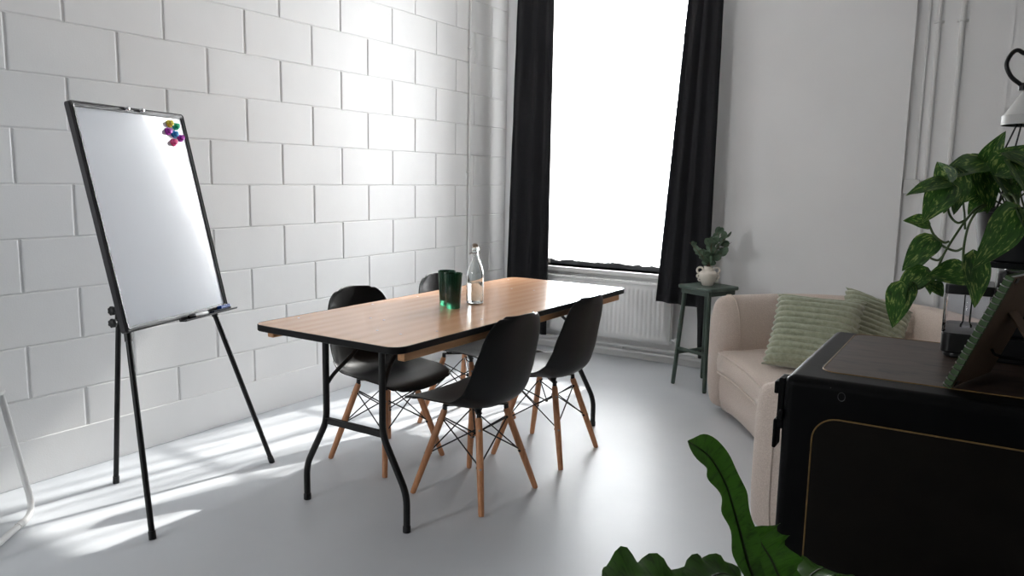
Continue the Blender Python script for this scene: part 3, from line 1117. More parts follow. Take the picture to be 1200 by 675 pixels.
for sx in (1, -1):
    for sy in (1, -1):
        bm = B(); tube(bm, [leg_at(sx, sy, .0), leg_at(sx, sy, .01), leg_at(sx, sy, SH - .022)], [.0115, .0135, .0145], 12)
        lg = obj('leg', bm, 'green_paint', t)
        bm = B(); lathe(bm, [(0, 0), (.0105, 0), (.012, .004), (.0125, .012), (0, .012)], 12, leg_at(sx, sy, 0)); obj('foot_pad', bm, 'black_plastic', lg)
for (a, b, z) in (((1, 1), (1, -1), .205), ((-1, 1), (-1, -1), .205), ((1, 1), (-1, 1), .235), ((1, -1), (-1, -1), .235)):
    bm = B(); tube(bm, [leg_at(*a, z), leg_at(*b, z)], .0115, 10); obj('stretcher', bm, 'green_paint', t)
vc = V((1.795, 3.145, SH))
t = thing('vase', 'small cream ceramic vase with looped handles on the green stool', 'vase', vc, .4)
bm = B()
lathe(bm, [(0, 0), (.030, 0), (.034, .003), (.043, .025), (.052, .05), (.056, .068), (.054, .080), (.044, .089), (.030, .094), (.0265, .098), (.0265, .116), (.029, .119), (.0265, .1205), (.0225, .118), (.0225, .1), (.03, .088), (.045, .07), (.03, .02), (0, .012)], 36)
obj('vase_body', bm, 'ceramic', t)
for s in (-1, 1):
    for (cx, cz, R, r) in ((.050, .094, .0185, .0060), (.057, .058, .0095, .0058), (.049, .036, .0085, .0055)):
        bm = B(); tube(bm, [(s * (cx + R * cos(a)), 0, cz + R * sin(a)) for a in [2 * PI * k / 20 for k in range(20)]], r, 10, loop=True)
        obj('handle', bm, 'ceramic', t, smooth=180)


def blade(bm, uvl, base, tip, nrm, width, fold=.15, droop=.12, shape='heart', nu=10, nv=6, wave=0, seed=0):
    """a leaf from base to tip; nrm is roughly the side that faces out"""
    base, tip, nrm = V(base), V(tip), V(nrm).normalized()
    ax = tip - base
    Ln = ax.length
    ax = ax / Ln
    sd = ax.cross(nrm).normalized()
    nn = sd.cross(ax).normalized()
    rows = []
    for i in range(nu + 1):
        s = i / nu
        if shape == 'heart':
            w = width * (math.sin(PI * min(1, s ** .62)) ** .8) * (1 - .25 * s) * 1.08
            back = .10 * Ln * (1 - s) ** 6
        elif shape == 'round':
            w = width * max(0, 1 - (2 * s - 1) ** 2) ** .5
            back = 0
        else:
            w = width
            back = 0
        r = []
        for j in range(nv + 1):
            q = -1 + 2 * j / nv
            p = base + ax * (Ln * s - back * abs(q) ** 1.2) + sd * (w * q) + nn * (fold * w * abs(q) - droop * Ln * (s * s - s * .3) + wave * Ln * sin(s * 14 + q * 2 + seed) * abs(q))
            r.append((p, (q * .5 + .5, s)))
        rows.append(r)
    vs = [[bm.verts.new(p) for p, _ in r] for r in rows]
    for i in range(nu):
        for j in range(nv):
            f = bm.faces.new((vs[i][j], vs[i][j + 1], vs[i + 1][j + 1], vs[i + 1][j]))
            for lp, (a, b) in zip(f.loops, ((i, j), (i, j + 1), (i + 1, j + 1), (i + 1, j))):
                u_, v_ = rows[a][b][1]
                lp[uvl].uv = (u_ + seed * .37, v_ + seed * .61)


t = thing('eucalyptus_sprig', 'eucalyptus sprigs with round grey-green leaves standing in the cream vase', 'plant', vc + V((0, 0, .1)), world=True)
bs, bl = B(), B()
uvl = bl.loops.layers.uv.new('uv')
top_ = vc + V((0, 0, .03))
rnd = random.Random(3)
DV = (CAM - vc).length
dep0 = (vc - CAM).dot(FW)
for ends, cnt in (((808, 284), 5), ((842, 270), 9), ((852, 276), 9), ((857, 284), 7), ((847, 296), 8), ((834, 285), 9), ((820, 294), 6), ((829, 299), 6)):
    e = at(ends[0], ends[1], depth=dep0 + rnd.uniform(-.05, .05))
    mid = vc + V((0, 0, .12)) + V((rnd.uniform(-.012, .012), rnd.uniform(-.012, .012), 0))
    path = cr([top_, mid, mid.lerp(e, .55) + V((0, 0, .012)), e], 6)
    tube(bs, path, [.0025 - .0012 * i / len(path) for i in range(len(path))], 6)
    for k in range(cnt):
        f_ = .38 + .62 * (k + .5) / cnt
        p = path[min(len(path) - 1, int(f_ * (len(path) - 1)))]
        gd = (path[-1] - path[-6]).normalized()
        d = (V((rnd.uniform(-1, 1), rnd.uniform(-1, 1), rnd.uniform(-.6, .8))) + gd * .9).normalized()
        Lf = rnd.uniform(.046, .064) * (1 if ends[0] > 815 else .8)
        nn = (V((rnd.uniform(-1, 1), rnd.uniform(-1, 1), rnd.uniform(-.4, 1))) + (CAM - p).normalized() * .7)
        blade(bl, uvl, p, p + d * Lf, nn, Lf * .38, fold=.12, droop=.05, shape='round', nu=8, nv=6, seed=rnd.random() * 9)
obj('stem', bs, 'stem', t)
obj('leaves', bl, 'euca', t, smooth=180, normals=False)

# ------------------------------------------------------------------ sofa
SF, SL = V((-.932, -.362, 0)).normalized(), None
SL = V((-SF.y * -1, 0, 0))
SL = V((-.362, .932, 0)).normalized()
SC = V((2.38, 1.95, 0))


def sl(x, y, z=0):
    return SC + SF * x + SL * y + V((0, 0, z))


SOFA = thing('sofa', 'curved cream boucle sofa with rounded arms along the back wall', 'sofa', SC, world=True)
half = [(.02, .80), (-.16, .90), (-.34, .975), (-.56, .99), (-.78, .91), (-.97, .70), (-1.07, .38)]
ctr = half + [(-1.10, 0), (-1.07, -.38), (-.97, -.70), (-.80, -.90), (-.60, -.975), (-.40, -.955), (-.21, -.885), (-.035, -.805)]
path = cr([V((x, y, 0)) for x, y in ctr], 6)
bm = B()
rings = []
n_p = len(path)
cum = [0]
for a, b in zip(path, path[1:]):
    cum.append(cum[-1] + (b - a).length)
stations = []
for i in range(n_p):
    stations.append((path[i], (path[min(n_p - 1, i + 1)] - path[max(0, i - 1)]).normalized(), 1.0, min(cum[i], cum[-1] - cum[i])))
T_, Z0_, Z1_ = .103, .022, .664


def wrap_ring(p, tg, sc_, low=0.0):
    nr_ = V((tg.y, -tg.x, 0))           # outwards
    ring = []
    n_ = 28
    zc, hz_ = (Z0_ + Z1_ - low) / 2, (Z1_ - low - Z0_) / 2
    for k in range(n_):
        a = 2 * PI * k / n_
        ca, sa = cos(a), sin(a)
        x = math.copysign(abs(ca) ** .75, ca) * T_ * (1 - .12 * (sa * .5 + .5))
        z = math.copysign(abs(sa) ** .60, sa) * hz_
        bul = .018 * cos(sa * PI / 2)
        x = (x + math.copysign(bul, ca) * abs(ca)) * sc_
        z = z * (1 - (1 - sc_) * .22)
        q = p + nr_ * x
        ring.append(sl(q.x, q.y, zc + z))
    return ring


t0 = stations[0][1]
for k in range(6):
    a = PI / 2 * k / 6
    rings.append(wrap_ring(stations[0][0] - t0 * (T_ * .9 * cos(a)), t0, max(.05, sin(a)) ** .8))
for p, tg, sc_, dd in stations:
    rings.append(wrap_ring(p, tg, 1, .075 * max(0, 1 - dd / .6) ** 2 * (3 - 2 * max(0, 1 - dd / .6)) if p.y < 0 else 0))
t1 = stations[-1][1]
for k in range(5, -1, -1):
    a = PI / 2 * k / 6
    rings.append(wrap_ring(stations[-1][0] + t1 * (T_ * .9 * cos(a)), t1, max(.05, sin(a)) ** .8, .075))
loft(bm, rings)
obj('backrest', bm, 'boucle', SOFA, smooth=180, sub=1)
# seam where the arm pad begins
for s_i in (4, len(rings) - 5):
    bm = B()
    rg = rings[s_i + (2 if s_i < 10 else -2)]
    cc = sum(rg, V((0, 0, 0))) / len(rg)
    tube(bm, [cc + (q - cc) * 1.004 for q in rg], .0035, 6, loop=True)
    obj('arm_seam', bm, 'boucle', SOFA, smooth=180)


def seat_outline(m_in):
    """counter-clockwise outline inside the wrap, gently hollow front"""
    front = [(.02 + .0786 * y - .085 * (1 - (y / .70) ** 2), y) for y in [-.70 + 1.4 * k / 14 for k in range(15)]]
    rear = []
    for p, tg, sc_, dd in stations:
        nr_ = V((tg.y, -tg.x, 0))
        q = p - nr_ * (T_ - .075)
        if q.x < -.10:
            rear.append((q.x, q.y))
    return front + rear if rear[0][1] > 0 else front + rear[::-1]


ol = seat_outline(0)
area = sum(ol[i - 1][0] * ol[i][1] - ol[i][0] * ol[i - 1][1] for i in range(len(ol)))
if area < 0:
    ol = ol[::-1]


def cushion_layers(bm, prof):
    loft(bm, [[V(sl(x, y, z)) for x, y in inset(ol, d)] for d, z in prof])


bm = B(); cushion_layers(bm, [(.06, .03), (.035, .045), (.02, .1), (.012, .18), (.02, .232)]); obj('seat_base', bm, 'boucle', SOFA, smooth=60)
bm = B(); cushion_layers(bm, [(.03, .232), (.008, .240), (-.004, .256), (-.010, .30), (-.004, .338), (.008, .357), (.03, .369), (.055, .374)]); obj('seat_cushion', bm, 'boucle', SOFA, smooth=180)
for z in (.245, .353):
    bm = B()
    tube(bm, [sl(x, y, z) for x, y in inset(ol, .0)], .006, 8, loop=True)
    obj('piping', bm, 'boucle', SOFA, smooth=180)


def plush(label, centre, xa, ya, size, amp=.015, ribs=12, thick=.07):
    """corded cushion; xa runs along the ribs, ya across them"""
    xa = V(xa).normalized()
    ya = V(ya)
    ya = (ya - xa * ya.dot(xa)).normalized()
    za = xa.cross(ya)
    bm = B()
    N = 26
    NV = ribs * 8
    W = size / 2
    for s in (1, -1):
        rows = []
        for j in range(NV + 1):
            v = -1 + 2 * j / NV
            r = []
            for i in range(N + 1):
                u = -1 + 2 * i / N
                e = max(0, (1 - u ** 4)) ** .5 * max(0, (1 - v ** 4)) ** .5
                pin = 1 - .055 * (1 - u * u) * v * v
                pin2 = 1 - .055 * (1 - v * v) * u * u
                rb = abs(cos(v * ribs * PI / 2))
                h = thick * e + amp * (rb ** .6 - .4) * min(1, e * 4) + .003 * noise.noise(V((u * 6, v * 9, s)))
                ex = amp * .9 * rb * (1 if abs(u) > .98 else 0) * math.copysign(1, u)
                r.append(V(centre) + xa * (W * u * pin2 + ex) + ya * (W * v * pin) + za * s * max(h, .0))
            rows.append(r)
        loft(bm, rows, closed=False)
    bmesh.ops.remove_doubles(bm, verts=bm.verts, dist=.0004)
    o = obj('cushion', bm, 'plush', smooth=180)
    return tag(o, label, 'cushion', 'sage corded cushions on the sofa')


c1_ = at(953, 391, depth=3.82)
c2_ = at(1022, 384, depth=3.98)
plush('sage green corded plush cushion in front, leaning on the sofa seat', c1_, RT * .82 - UP * .10 - FW * .52, RT * .33 + UP * .86 + FW * .35, .40)
plush('sage green corded plush cushion tucked behind the front cushion on the sofa', c2_, RT * .90 - UP * .36 - FW * .1, RT * .36 + UP * .86 + FW * .34, .335)

# ------------------------------------------------------------------ old black chest with gold lines
TX0, TX1, TY0, TY1, TZ1 = 2.925, 3.86, .108, .722, .88
t = thing('steel_chest', 'old black chest with gold pinstripes and brown panels beside the sofa', 'chest', ((TX0 + TX1) / 2, (TY0 + TY1) / 2, 0), world=True)
bm = B(); box(bm, (TX0, TY0, 0), (TX1, TY1, TZ1)); obj('chest_body', bm, 'iron', t, bevel=.022, bseg=5)
bm = B(); slab(bm, rrect(TX0 + .062, TY0 + .082, TX1 - .062, TY1 - .03, .035, 6), TZ1 - .002, TZ1 + .0008); obj('top_panel', bm, 'worn', t, smooth=0)
bm = B(); tube(bm, [(x, y, TZ1 + .0004) for x, y in rrect(TX0 + .060, TY0 + .080, TX1 - .060, TY1 - .028, .035, 6)], .0016, 6, loop=True); obj('pinstripe', bm, 'gold', t)
fr = lambda x, y, z: (x, TY0 + z, y)
bm = B(); slab(bm, rrect(TX0 + .068, .06, TX1 - .068, TZ1 - .082, .05, 8), -.0008, .002, fr); obj('front_panel', bm, 'japanned', t, smooth=0)
bm = B(); tube(bm, [(x, TY0 - .0004, z) for x, z in rrect(TX0 + .066, .058, TX1 - .066, TZ1 - .080, .05, 8)], .0017, 6, loop=True); obj('pinstripe', bm, 'gold', t)
bm = B()
tube(bm, [(TX0 + .118 + .007 * cos(a), TY0 - .0005, TZ1 - .03 + .009 * sin(a)) for a in [2 * PI * k / 16 for k in range(16)]], .0008, 5, loop=True)
obj('ring_mark', bm, 'board_frame', t)
# hasp on the end
hp = bpy.data.objects  # noqa
bm = B()
box(bm, (TX0 - .012, TY0 + .014, TZ1 - .125), (TX0 + .002, TY0 + .06, TZ1 - .012))
hs = obj('hasp', bm, 'iron', t, bevel=.003)
bm = B()
box(bm, (TX0 - .022, TY0 + .02, TZ1 - .05), (TX0 - .012, TY0 + .05, TZ1 - .022))
obj('hasp_staple', bm, 'iron', hs, bevel=.003)
bm = B()
box(bm, (TX0 - .018, TY0 + .012, TZ1 - .17), (TX0 - .010, TY0 + .055, TZ1 - .105))
obj('hasp_flap', bm, 'iron', hs, bevel=.003)
bm = B(); box(bm, (TX0 - .005, TY0 + .0, .78), (TX0 + .004, TY1 - .0, .80)); obj('lid_strip', bm, 'iron', t, bevel=.002)

# ------------------------------------------------------------------ things on the chest
# coffee machine
t = thing('coffee_machine', 'black coffee machine with clear water tank on the chest behind the leaning notebook', 'coffee machine', (3.33, .60, TZ1), world=True)
mx0 = 3.205
bm = B(); slab(bm, rrect(mx0 - .004, .512, 3.52, .70, .025, 6), TZ1 + .0015, TZ1 + .014); slab(bm, rrect(mx0 - .010, .50, 3.53, .71, .02, 6), TZ1 + .014, TZ1 + .062); obj('machine_base', bm, 'black_plastic', t, bevel=.004)
bm = B()
zt0, zt1 = TZ1 + .062, TZ1 + .155
x0, x1, y0, y1 = mx0 - .010, mx0 + .088, .505, .64
loft(bm, [[V((x, y, z)) for x, y in rrect(a, b, c, d, .008, 4)] for (a, b, c, d), z in (((x0, y0, x1, y1), zt1), ((x0, y0, x1, y1), zt0 + .001), ((x0 + .004, y0 + .004, x1 - .004, y1 - .004), zt0 + .006), ((x0 + .004, y0 + .004, x1 - .004, y1 - .004), zt1))], cap0=False)
obj('water_tank', bm, 'clear_plastic', t, smooth=30)
bm = B(); lathe(bm, [(0, 0), (.013, 0), (.013, .006), (.009, .012), (.009, .082), (0, .082)], 18, (mx0 + .038, .57, zt0 + .007)); obj('float_tube', bm, 'clear_plastic', t)
bm = B(); slab(bm, rrect(x0 - .001, y0 - .001, x1 + .001, y1 + .001, .009, 4), zt1 - .001, zt1 + .022); obj('tank_lid', bm, 'black_plastic', t, bevel=.003)
bm = B(); slab(bm, rrect(x1 + .002, .515, 3.50, .70, .02, 6), TZ1 + .062, TZ1 + .215); obj('machine_body', bm, 'black_plastic', t, bevel=.008)
bm = B(); slab(bm, rrect(x1 + .004, .507, 3.49, .66, .012, 6), TZ1 + .168, TZ1 + .176); obj('cup_tray', bm, 'chrome', t, bevel=.002)
bm = B(); tube(bm, fillet([(x1 + .02, .52, TZ1 + .215), (x1 + .02, .50, TZ1 + .222), (3.47, .50, TZ1 + .222), (3.47, .52, TZ1 + .215)], .01), .005, 10); obj('handle', bm, 'chrome', t)
# notebook calendar with easel back
N0 = V((3.231, .176, TZ1 + .003)); N1 = V((3.300, .395, TZ1 + .003)); NT_ = V((3.318, .149, 1.116))
ed = (N1 - N0); up_ = NT_ - N0
up_ = up_ - ed.normalized() * up_.dot(ed.normalized())
nb = ed.cross(up_).normalized()
if nb.x < 0:
    nb = -nb                               # towards the strut side
eL, uL = ed.length, up_.length
en, un = ed.normalized(), up_.normalized()
t = thing('easel_notebook', 'spiral-bound notebook with green edge leaning on its brown card strut on the chest', 'notebook', N0, world=True)


def nbp(a, b, c):
    return N0 + en * (a * eL) + un * (b * uL) + nb * c


def plate(a0, b0, a1, b1, c0, c1):
    bm = B()
    loft(bm, [[nbp(a0, b0, c), nbp(a1, b0, c), nbp(a1, b1, c), nbp(a0, b1, c)] for c in (c0, c1)])
    return bm


obj('pages', plate(.05, .01, 1, .99, -.010, -.002), 'white_label', t, smooth=0)
obj('front_cover', plate(.0, .0, 1, 1, -.013, -.010), 'green_card', t, smooth=0)
obj('spine_edge', plate(-.005, .0, .035, 1, -.012, .0015), 'green_card', t, smooth=0)
obj('back_board', plate(.035, .0, 1, 1, -.002, .001), 'card', t, smooth=0)
bm = B()
for k in range(20):
    b = .025 + .95 * k / 19
    c = nbp(.01, b, -.006)
    tube(bm, [c + en * (-.0035 + .006 * cos(a)) + nb * (.0075 * sin(a)) for a in [2 * PI * q / 12 for q in range(12)]], .0012, 5, loop=True)
obj('spiral_wire', bm, 'steel', t)
bm = B()
sa, sb = nbp(.42, .66, .0012), nbp(.62, .66, .0012)
fa = V((3.42, .235, TZ1 + .002)); fb = fa + en * .07
wv = (fa - sa).normalized().cross(en).normalized() * .0025
loft(bm, [[sa, sb, fb, fa], [p + wv for p in (sa, sb, fb, fa)]])
obj('strut', bm, 'card', t, smooth=0)
for (a, b) in ((.13, .97), (.13, .03)):
    bm = B(); loft(bm, [[nbp(a - .04, b - .02, c), nbp(a + .04, b - .02, c), nbp(a + .04, b + .02, c), nbp(a - .04, b + .02, c)] for c in (.001, .0022)]); obj('corner_pad', bm, 'black_plastic', t)
bm = B(); tube(bm, cr([nbp(.55, .30, .003), nbp(.6, .27, .02), V((3.40, .30, TZ1 + .055)), V((3.43, .26, TZ1 + .04))], 5), .003, 6); obj('strap', bm, 'cord', t)

# ------------------------------------------------------------------ hanging pothos
PC = V((3.338, .418, 0))
ZP0, ZP1 = 1.128, 1.238
HK = V((3.322, .436, 1.487))
t = thing('hanging_pot', 'black plastic hanging pot on cords and a black hook above the chest', 'plant pot', (PC.x, PC.y, ZP0), world=True)
bm = B(); lathe(bm, [(0, 0), (.078, 0), (.083, .004), (.098, .104), (.103, .105), (.104, .113), (.100, .114), (.094, .108), (.092, .09), (.08, .08), (0, .08)], 40, (PC.x, PC.y, ZP0)); obj('pot_body', bm, 'pot_plastic', t)
bm = B(); lathe(bm, [(0, .0), (.0905, .0), (.085, .006), (0, .012)], 30, (PC.x, PC.y, ZP0 + .092)); obj('soil', bm, 'soil', t)
bm = B(); lathe(bm, [(0, 0), (.09, 0), (.094, .01), (.090, .012), (.086, .004), (0, .004)], 36, (PC.x, PC.y, ZP0 - .012)); obj('saucer', bm, 'pot_plastic', t)
for a in (200, 235, 20, 60):
    e = PC + V((.1 * cos(math.radians(a)), .1 * sin(math.radians(a)), ZP1))
    bm = B(); tube(bm, [HK + V((.004 * cos(a), .004 * sin(a), 0)), HK.lerp(e, .5), e], .0017, 6); obj('hanging_cord', bm, 'cord', t)
bm = B()
hkp = [(1198.5, 103), (1196, 99), (1186, 91), (1180.5, 81), (1180, 73), (1184, 65), (1189, 60), (1194, 59), (1199, 62), (1205, 64), (1209, 68)]
dph = (HK - CAM).dot(FW)
tube(bm, cr([at(x, y, depth=dph) for x, y in hkp], 4), .0045, 10)
lathe(bm, [(0, 0), (.008, 0), (.009, .008), (.005, .016), (0, .016)], 14, at(1199, 105, depth=dph) - V((0, 0, .002)))
obj('hook', bm, 'black_plastic', t)
# white lamp that the hook hangs on
LC = at(1224, 98, depth=dph)
t = thing('wall_lamp', 'white lamp with cone-shaped shade that the black plant hook hangs on', 'lamp', (RX - .02, LC.y, LC.z + .03), world=True)
bm = B(); lathe(bm, [(.070, -.086), (.0715, -.086), (.0715, -.066), (.069, -.066), (.032, -.004), (.024, .002), (.0, .002), ], 36, LC); lathe(bm, [(.0, .0), (.022, .0), (.03, -.006), (.067, -.068), (.0695, -.086)][::-1], 36, LC); obj('lamp_shade', bm, 'dimmed_white', t)
bm = B()
slab(bm, rrect(-.028, -.022, .028, .022, .01, 5), .0, .05, lambda x, y, z: (LC.x + x, LC.y + y, LC.z + .002 + z)); obj('lamp_head', bm, 'white_plastic', t, bevel=.006)
bm = B(); tube(bm, [LC + V((.02, 0, .03)), V((RX - .03, LC.y, LC.z + .03))], .009, 12); obj('lamp_arm', bm, 'white_metal', t)
bm = B(); lathe(bm, [(0, 0), (.04, 0), (.04, .03), (0, .03)], 24, (RX, LC.y, LC.z + .03), Matrix.Rotation(-PI / 2, 4, 'Y')); obj('wall_plate', bm, 'white_metal', t)

# foliage
t = thing('pothos_plant', 'trailing pothos with yellow-green variegated leaves growing in the hanging pot', 'plant', (PC.x, PC.y, ZP1 - .02), world=True)
bl, bs = B(), B()
uvl = bl.loops.layers.uv.new('uv')
D0 = 1.62
# base pixel, tip pixel, half width in metres, depth of base, depth of tip, tilt of the face (right, up)
LV = [((1153, 196), (1177, 155), .022, 1.66, 1.60, (-.5, .2)), ((1160, 190), (1104, 203), .034, 1.66, 1.56, (-.1, .9)), ((1112, 213), (1064, 224), .020, 1.56, 1.52, (-.1, .9)),
      ((1112, 214), (1098, 189), .022, 1.56, 1.57, (-.6, .2)), ((1112, 214), (1083, 258), .032, 1.56, 1.52, (-.2, .3)), ((1120, 198), (1122, 248), .030, 1.60, 1.54, (.1, .35)),
      ((1108, 222), (1108, 250), .022, 1.58, 1.57, (.4, .2)), ((1088, 262), (1061, 257), .018, 1.57, 1.55, (-.2, .4)), ((1094, 279), (1059, 314), .026, 1.56, 1.52, (-.3, .4)),
      ((1088, 285), (1070, 318), .020, 1.6, 1.6, (-.7, .1)), ((1084, 316), (1050, 346), .024, 1.54, 1.50, (-.3, .5)), ((1056, 333), (1047, 384), .026, 1.5, 1.49, (-.2, .15)),
      ((1069, 332), (1063, 364), .016, 1.5, 1.49, (.5, .1)), ((1133, 320), (1088, 322), .030, 1.52, 1.50, (0, .45)), ((1090, 332), (1106, 347), .020, 1.55, 1.53, (0, .8)),
      ((1084, 322), (1092, 345), .018, 1.58, 1.57, (.3, .3)), ((1141, 298), (1146, 360), .029, 1.48, 1.46, (.05, .15)), ((1190, 246), (1146, 314), .036, 1.46, 1.42, (.2, .25)),
      ((1192, 246), (1206, 274), .026, 1.46, 1.45, (.6, .3)), ((1168, 203), (1206, 168), .034, 1.58, 1.56, (.2, .8)), ((1180, 180), (1215, 200), .034, 1.55, 1.50, (.2, .7)),
      ((1168, 205), (1196, 245), .030, 1.6, 1.52, (.3, .4)), ((1150, 200), (1160, 248), .030, 1.62, 1.58, (.0, .3)), ((1148, 205), (1130, 236), .032, 1.64, 1.62, (-.2, .3)),
      ((1162, 200), (1140, 178), .026, 1.7, 1.72, (-.2, .7)), ((1170, 195), (1186, 222), .026, 1.62, 1.60, (.1, .5)), ((1190, 205), (1180, 235), .026, 1.66, 1.66, (0, .3)),
      ((1185, 190), (1212, 232), .034, 1.52, 1.46, (.3, .4)), ((1156, 232), (1135, 250), .024, 1.64, 1.63, (-.2, .5)), ((1128, 212), (1145, 238), .026, 1.66, 1.66, (0, .2)),
      ((1200, 190), (1240, 215), .034, 1.6, 1.55, (.3, .8)), ((1205, 200), (1250, 180), .034, 1.65, 1.7, (.3, .8)), ((1215, 210), (1245, 250), .03, 1.6, 1.5, (.4, .4))]
for i, (b, tp_, w, d0, d1, (rt, up2)) in enumerate(LV):
    p0, p1 = at(*b, depth=d0), at(*tp_, depth=d1)
    nn = -FW * .9 + RT * rt + UP * up2
    blade(bl, uvl, p0, p1, nn, w, fold=.22, droop=.14, nu=12, nv=8, wave=.008, seed=i * 1.7)
root = PC + V((-.03, 0, ZP1 - .02))
for i, (b, tp_, w, d0, d1, _) in enumerate(LV):
    if b[1] < 235 and b[0] > 1115:         # leaf stalks rising from the soil
        p0 = at(*b, depth=d0)
        bs = B(); tube(bs, cr([root + V((.04 * sin(i * 2.1), .04 * cos(i * 1.3), 0)), root.lerp(p0, .5) + V((0, 0, .012)), p0], 5), .0019, 6); obj('leaf_stalk', bs, 'vine', t, smooth=180)
for pts_ in ([(1165, 236, 1.62), (1146, 243, 1.58), (1132, 258, 1.55), (1118, 278, 1.54), (1106, 298, 1.53), (1095, 322, 1.53), (1078, 338, 1.53), (1060, 334, 1.5)],
             [(1165, 236, 1.62), (1147, 246, 1.57), (1136, 262, 1.53), (1130, 285, 1.5), (1128, 312, 1.5)],
             [(1109, 234, 1.57), (1113, 252, 1.56), (1122, 261, 1.55), (1131, 258, 1.55)], [(1128, 232, 1.6), (1130, 250, 1.57), (1131, 268, 1.54)],
             [(1088, 262, 1.57), (1095, 276, 1.55), (1106, 284, 1.54), (1112, 283, 1.54)], [(1092, 280, 1.56), (1108, 290, 1.54), (1120, 294, 1.53), (1128, 291, 1.52)],
             [(1082, 294, 1.58), (1090, 302, 1.56), (1099, 305, 1.54), (1104, 301, 1.53)], [(1086, 316, 1.54), (1091, 320, 1.53), (1095, 324, 1.53)],
             [(1128, 310, 1.5), (1131, 303, 1.49), (1141, 299, 1.48)], [(1175, 228, 1.6), (1180, 232, 1.5), (1190, 245, 1.46)], [(1178, 226, 1.6), (1188, 230, 1.5), (1194, 245, 1.46)],
             [(1137, 316, 1.52), (1130, 316, 1.5), (1128, 312, 1.5)], [(1070, 331, 1.5), (1078, 338, 1.53)]):
    bs = B(); tube(bs, cr([at(x, y, depth=d) for x, y, d in pts_], 6), .0024, 7); obj('vine', bs, 'vine', t, smooth=180)
obj('foliage', bl, 'pothos', t, smooth=180, normals=False)

# ------------------------------------------------------------------ fern in the foreground
FC = V((3.03, -.44, 0))
t = thing('planter', 'tall grey planter holding the fern in front of the chest', 'planter', FC)
bm = B(); lathe(bm, [(0, 0), (.10, 0), (.105, .004), (.14, .50), (.146, .505), (.146, .525), (.136, .525), (.13, .49), (0, .485)], 40); obj('planter_body', bm, 'planter', t)
bm = B(); lathe(bm, [(0, .486), (.128, .486), (.12, .497), (0, .505)], 30); obj('soil', bm, 'soil', t)
t = thing('fern_plant', 'bright green wavy-edged fern fronds rising in front of the chest', 'plant', FC + V((0, 0, .5)), world=True)


def frond(path, wid, face, seed, wave=.12, fold=.12):
    bl = B()
    uvl = bl.loops.layers.uv.new('uv')
    P = cr(path, 8)
    n_ = len(P)
    rows = []
    for i, p in enumerate(P):
        s = i / (n_ - 1)
        tg = (P[min(n_ - 1, i + 1)] - P[max(0, i - 1)]).normalized()
        sd = tg.cross(V(face)).normalized()
        nn = sd.cross(tg).normalized()
        w = wid * (.28 + .72 * min(1, s * 2.6)) * (1 - max(0, (s - .84) / .16) ** 2.2) + .0015
        r = []
        for j in range(9):
            q = -1 + j / 4
            edge = abs(q) ** 2
            ww = w * (1 + edge * wave * sin(s * 34 + seed + (1.4 if q > 0 else 0)))
            r.append((p + sd * (ww * q) + nn * (fold * w * abs(q) + edge * w * wave * 2.0 * sin(s * 30 + seed * 2 + q)), (q * .5 + .5, s * 3)))
        rows.append(r)
    vs = [[bl.verts.new(p) for p, _ in r] for r in rows]
    for i in range(n_ - 1):
        for j in range(8):
            f = bl.faces.new((vs[i][j], vs[i][j + 1], vs[i + 1][j + 1], vs[i + 1][j]))
            for lp, (a, b) in zip(f.loops, ((i, j), (i, j + 1), (i + 1, j + 1), (i + 1, j))):
                lp[uvl].uv = rows[a][b][1]
    fo_ = obj('frond', bl, 'fern', t, smooth=180, normals=False)
    bs = B(); tube(bs, P, [.0035 - .0028 * i / n_ for i in range(n_)], 6); obj('frond_rib', bs, 'fern_rib', fo_, smooth=180)


crown = FC + V((0, 0, .51))
toC = -FW
frond([crown, at(888, 705, depth=1.10), at(875, 655, depth=1.09), at(862, 605, depth=1.08), at(850, 567, depth=1.06), at(831, 535, depth=1.04), at(806, 517, depth=1.01)], .0215, toC + RT * .35 + UP * .3, .6, .07, .3)
frond([crown, at(925, 720, depth=1.16), at(908, 665, depth=1.15), at(893, 638, depth=1.15), at(882, 618, depth=1.15)], .034, toC + RT * -.2 + UP * .6, 2.2, .15)
frond([crown, at(870, 715, depth=1.0), at(800, 690, depth=.95), at(755, 678, depth=.9), at(706, 684, depth=.86)], .03, UP * 1.0 + toC * .45, 4.0, .13, .35)
frond([crown, at(880, 705, depth=1.02), at(856, 676, depth=.98), at(834, 676, depth=.94), at(812, 700, depth=.9)], .028, UP + toC * .4, 5.1, .11, .3)
frond([crown, at(845, 720, depth=1.15), at(780, 700, depth=1.2), at(735, 680, depth=1.25), at(690, 710, depth=1.3)], .03, UP + toC * .3, 7.1, .13, .3)
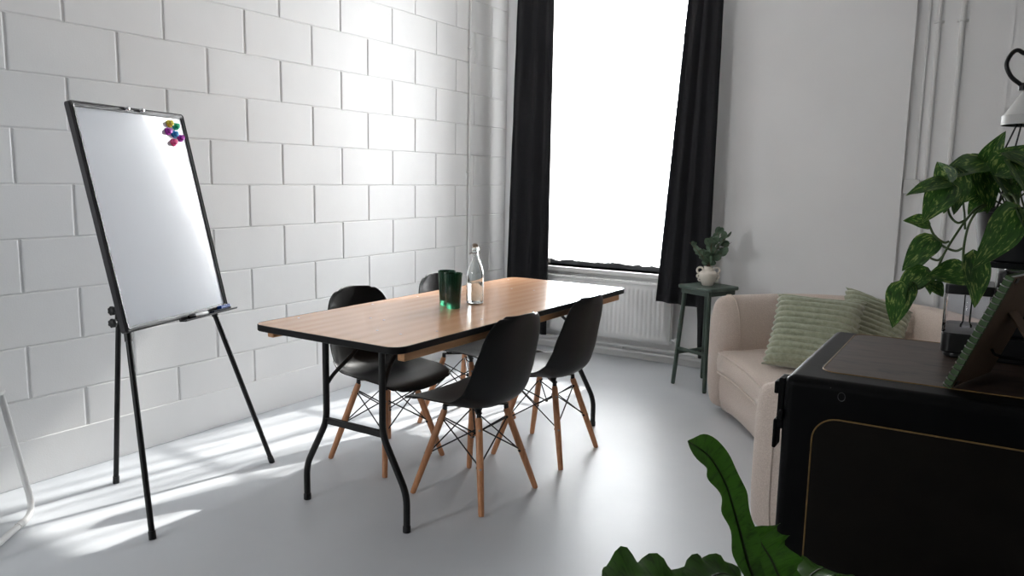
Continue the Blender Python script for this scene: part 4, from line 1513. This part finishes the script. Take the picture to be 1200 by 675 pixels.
for k, a in enumerate((-20, 30, 75, 255, 300)):
    d = V((cos(math.radians(a)), sin(math.radians(a)), 0))
    frond([crown, crown + d * .08 + V((0, 0, .10)), crown + d * .2 + V((0, 0, .13)), crown + d * .32 + V((0, 0, .05))], .03, V((0, 0, 1)) - d * .2, k * 1.9)

# ------------------------------------------------------------------ daylight
sc = bpy.context.scene
w = bpy.data.worlds.new('sky')
sc.world = w
w.use_nodes = True
bg = w.node_tree.nodes['Background']
bg.inputs['Color'].default_value = (.985, .99, 1.0, 1)
bg.inputs['Strength'].default_value = 45.0
# window portal so that the sky is sampled through the opening
pd = bpy.data.lights.new('window_daylight', 'AREA')
pd.shape = 'RECTANGLE'
pd.size = WX1 - WX0
pd.size_y = WZ1 - WZ0
pd.cycles.is_portal = True
po = bpy.data.objects.new('window_daylight', pd)
COL.objects.link(po)
po.location = ((WX0 + WX1) / 2, BY + .2, (WZ0 + WZ1) / 2)
po.rotation_euler = (-PI / 2, 0, 0)
sd_ = bpy.data.lights.new('sun', 'SUN')
sd_.energy = 14
sd_.angle = math.radians(.9)
sd_.color = (1, .96, .91)
pd2 = bpy.data.lights.new('fill_window_portal', 'AREA')  # portal of the added fill opening behind the camera
pd2.shape = 'RECTANGLE'
pd2.size = GX1 - GX0
pd2.size_y = GZ1 - GZ0
pd2.cycles.is_portal = True
po2 = bpy.data.objects.new('fill_window_portal', pd2)
COL.objects.link(po2)
po2.location = ((GX0 + GX1) / 2, RY0 - .12, (GZ0 + GZ1) / 2)
po2.rotation_euler = (PI / 2, 0, 0)
so = bpy.data.objects.new('sun', sd_)
COL.objects.link(so)
el = math.radians(35)
dv = V((-.17, -1, 0)).normalized() * cos(el) + V((0, 0, -sin(el)))
so.rotation_euler = dv.to_track_quat('-Z', 'Y').to_euler()

vs_ = sc.view_settings
vs_.view_transform = 'Standard'
vs_.look = 'None'
vs_.gamma = 1
vs_.use_curve_mapping = False
vs_.exposure = 0.0
sc.cycles.max_bounces = 10
sc.cycles.diffuse_bounces = 6
sc.cycles.glossy_bounces = 5
sc.cycles.transmission_bounces = 10
sc.cycles.transparent_max_bounces = 24
sc.cycles.caustics_reflective = False
sc.cycles.sample_clamp_indirect = 6
sc.cycles.use_denoising = True
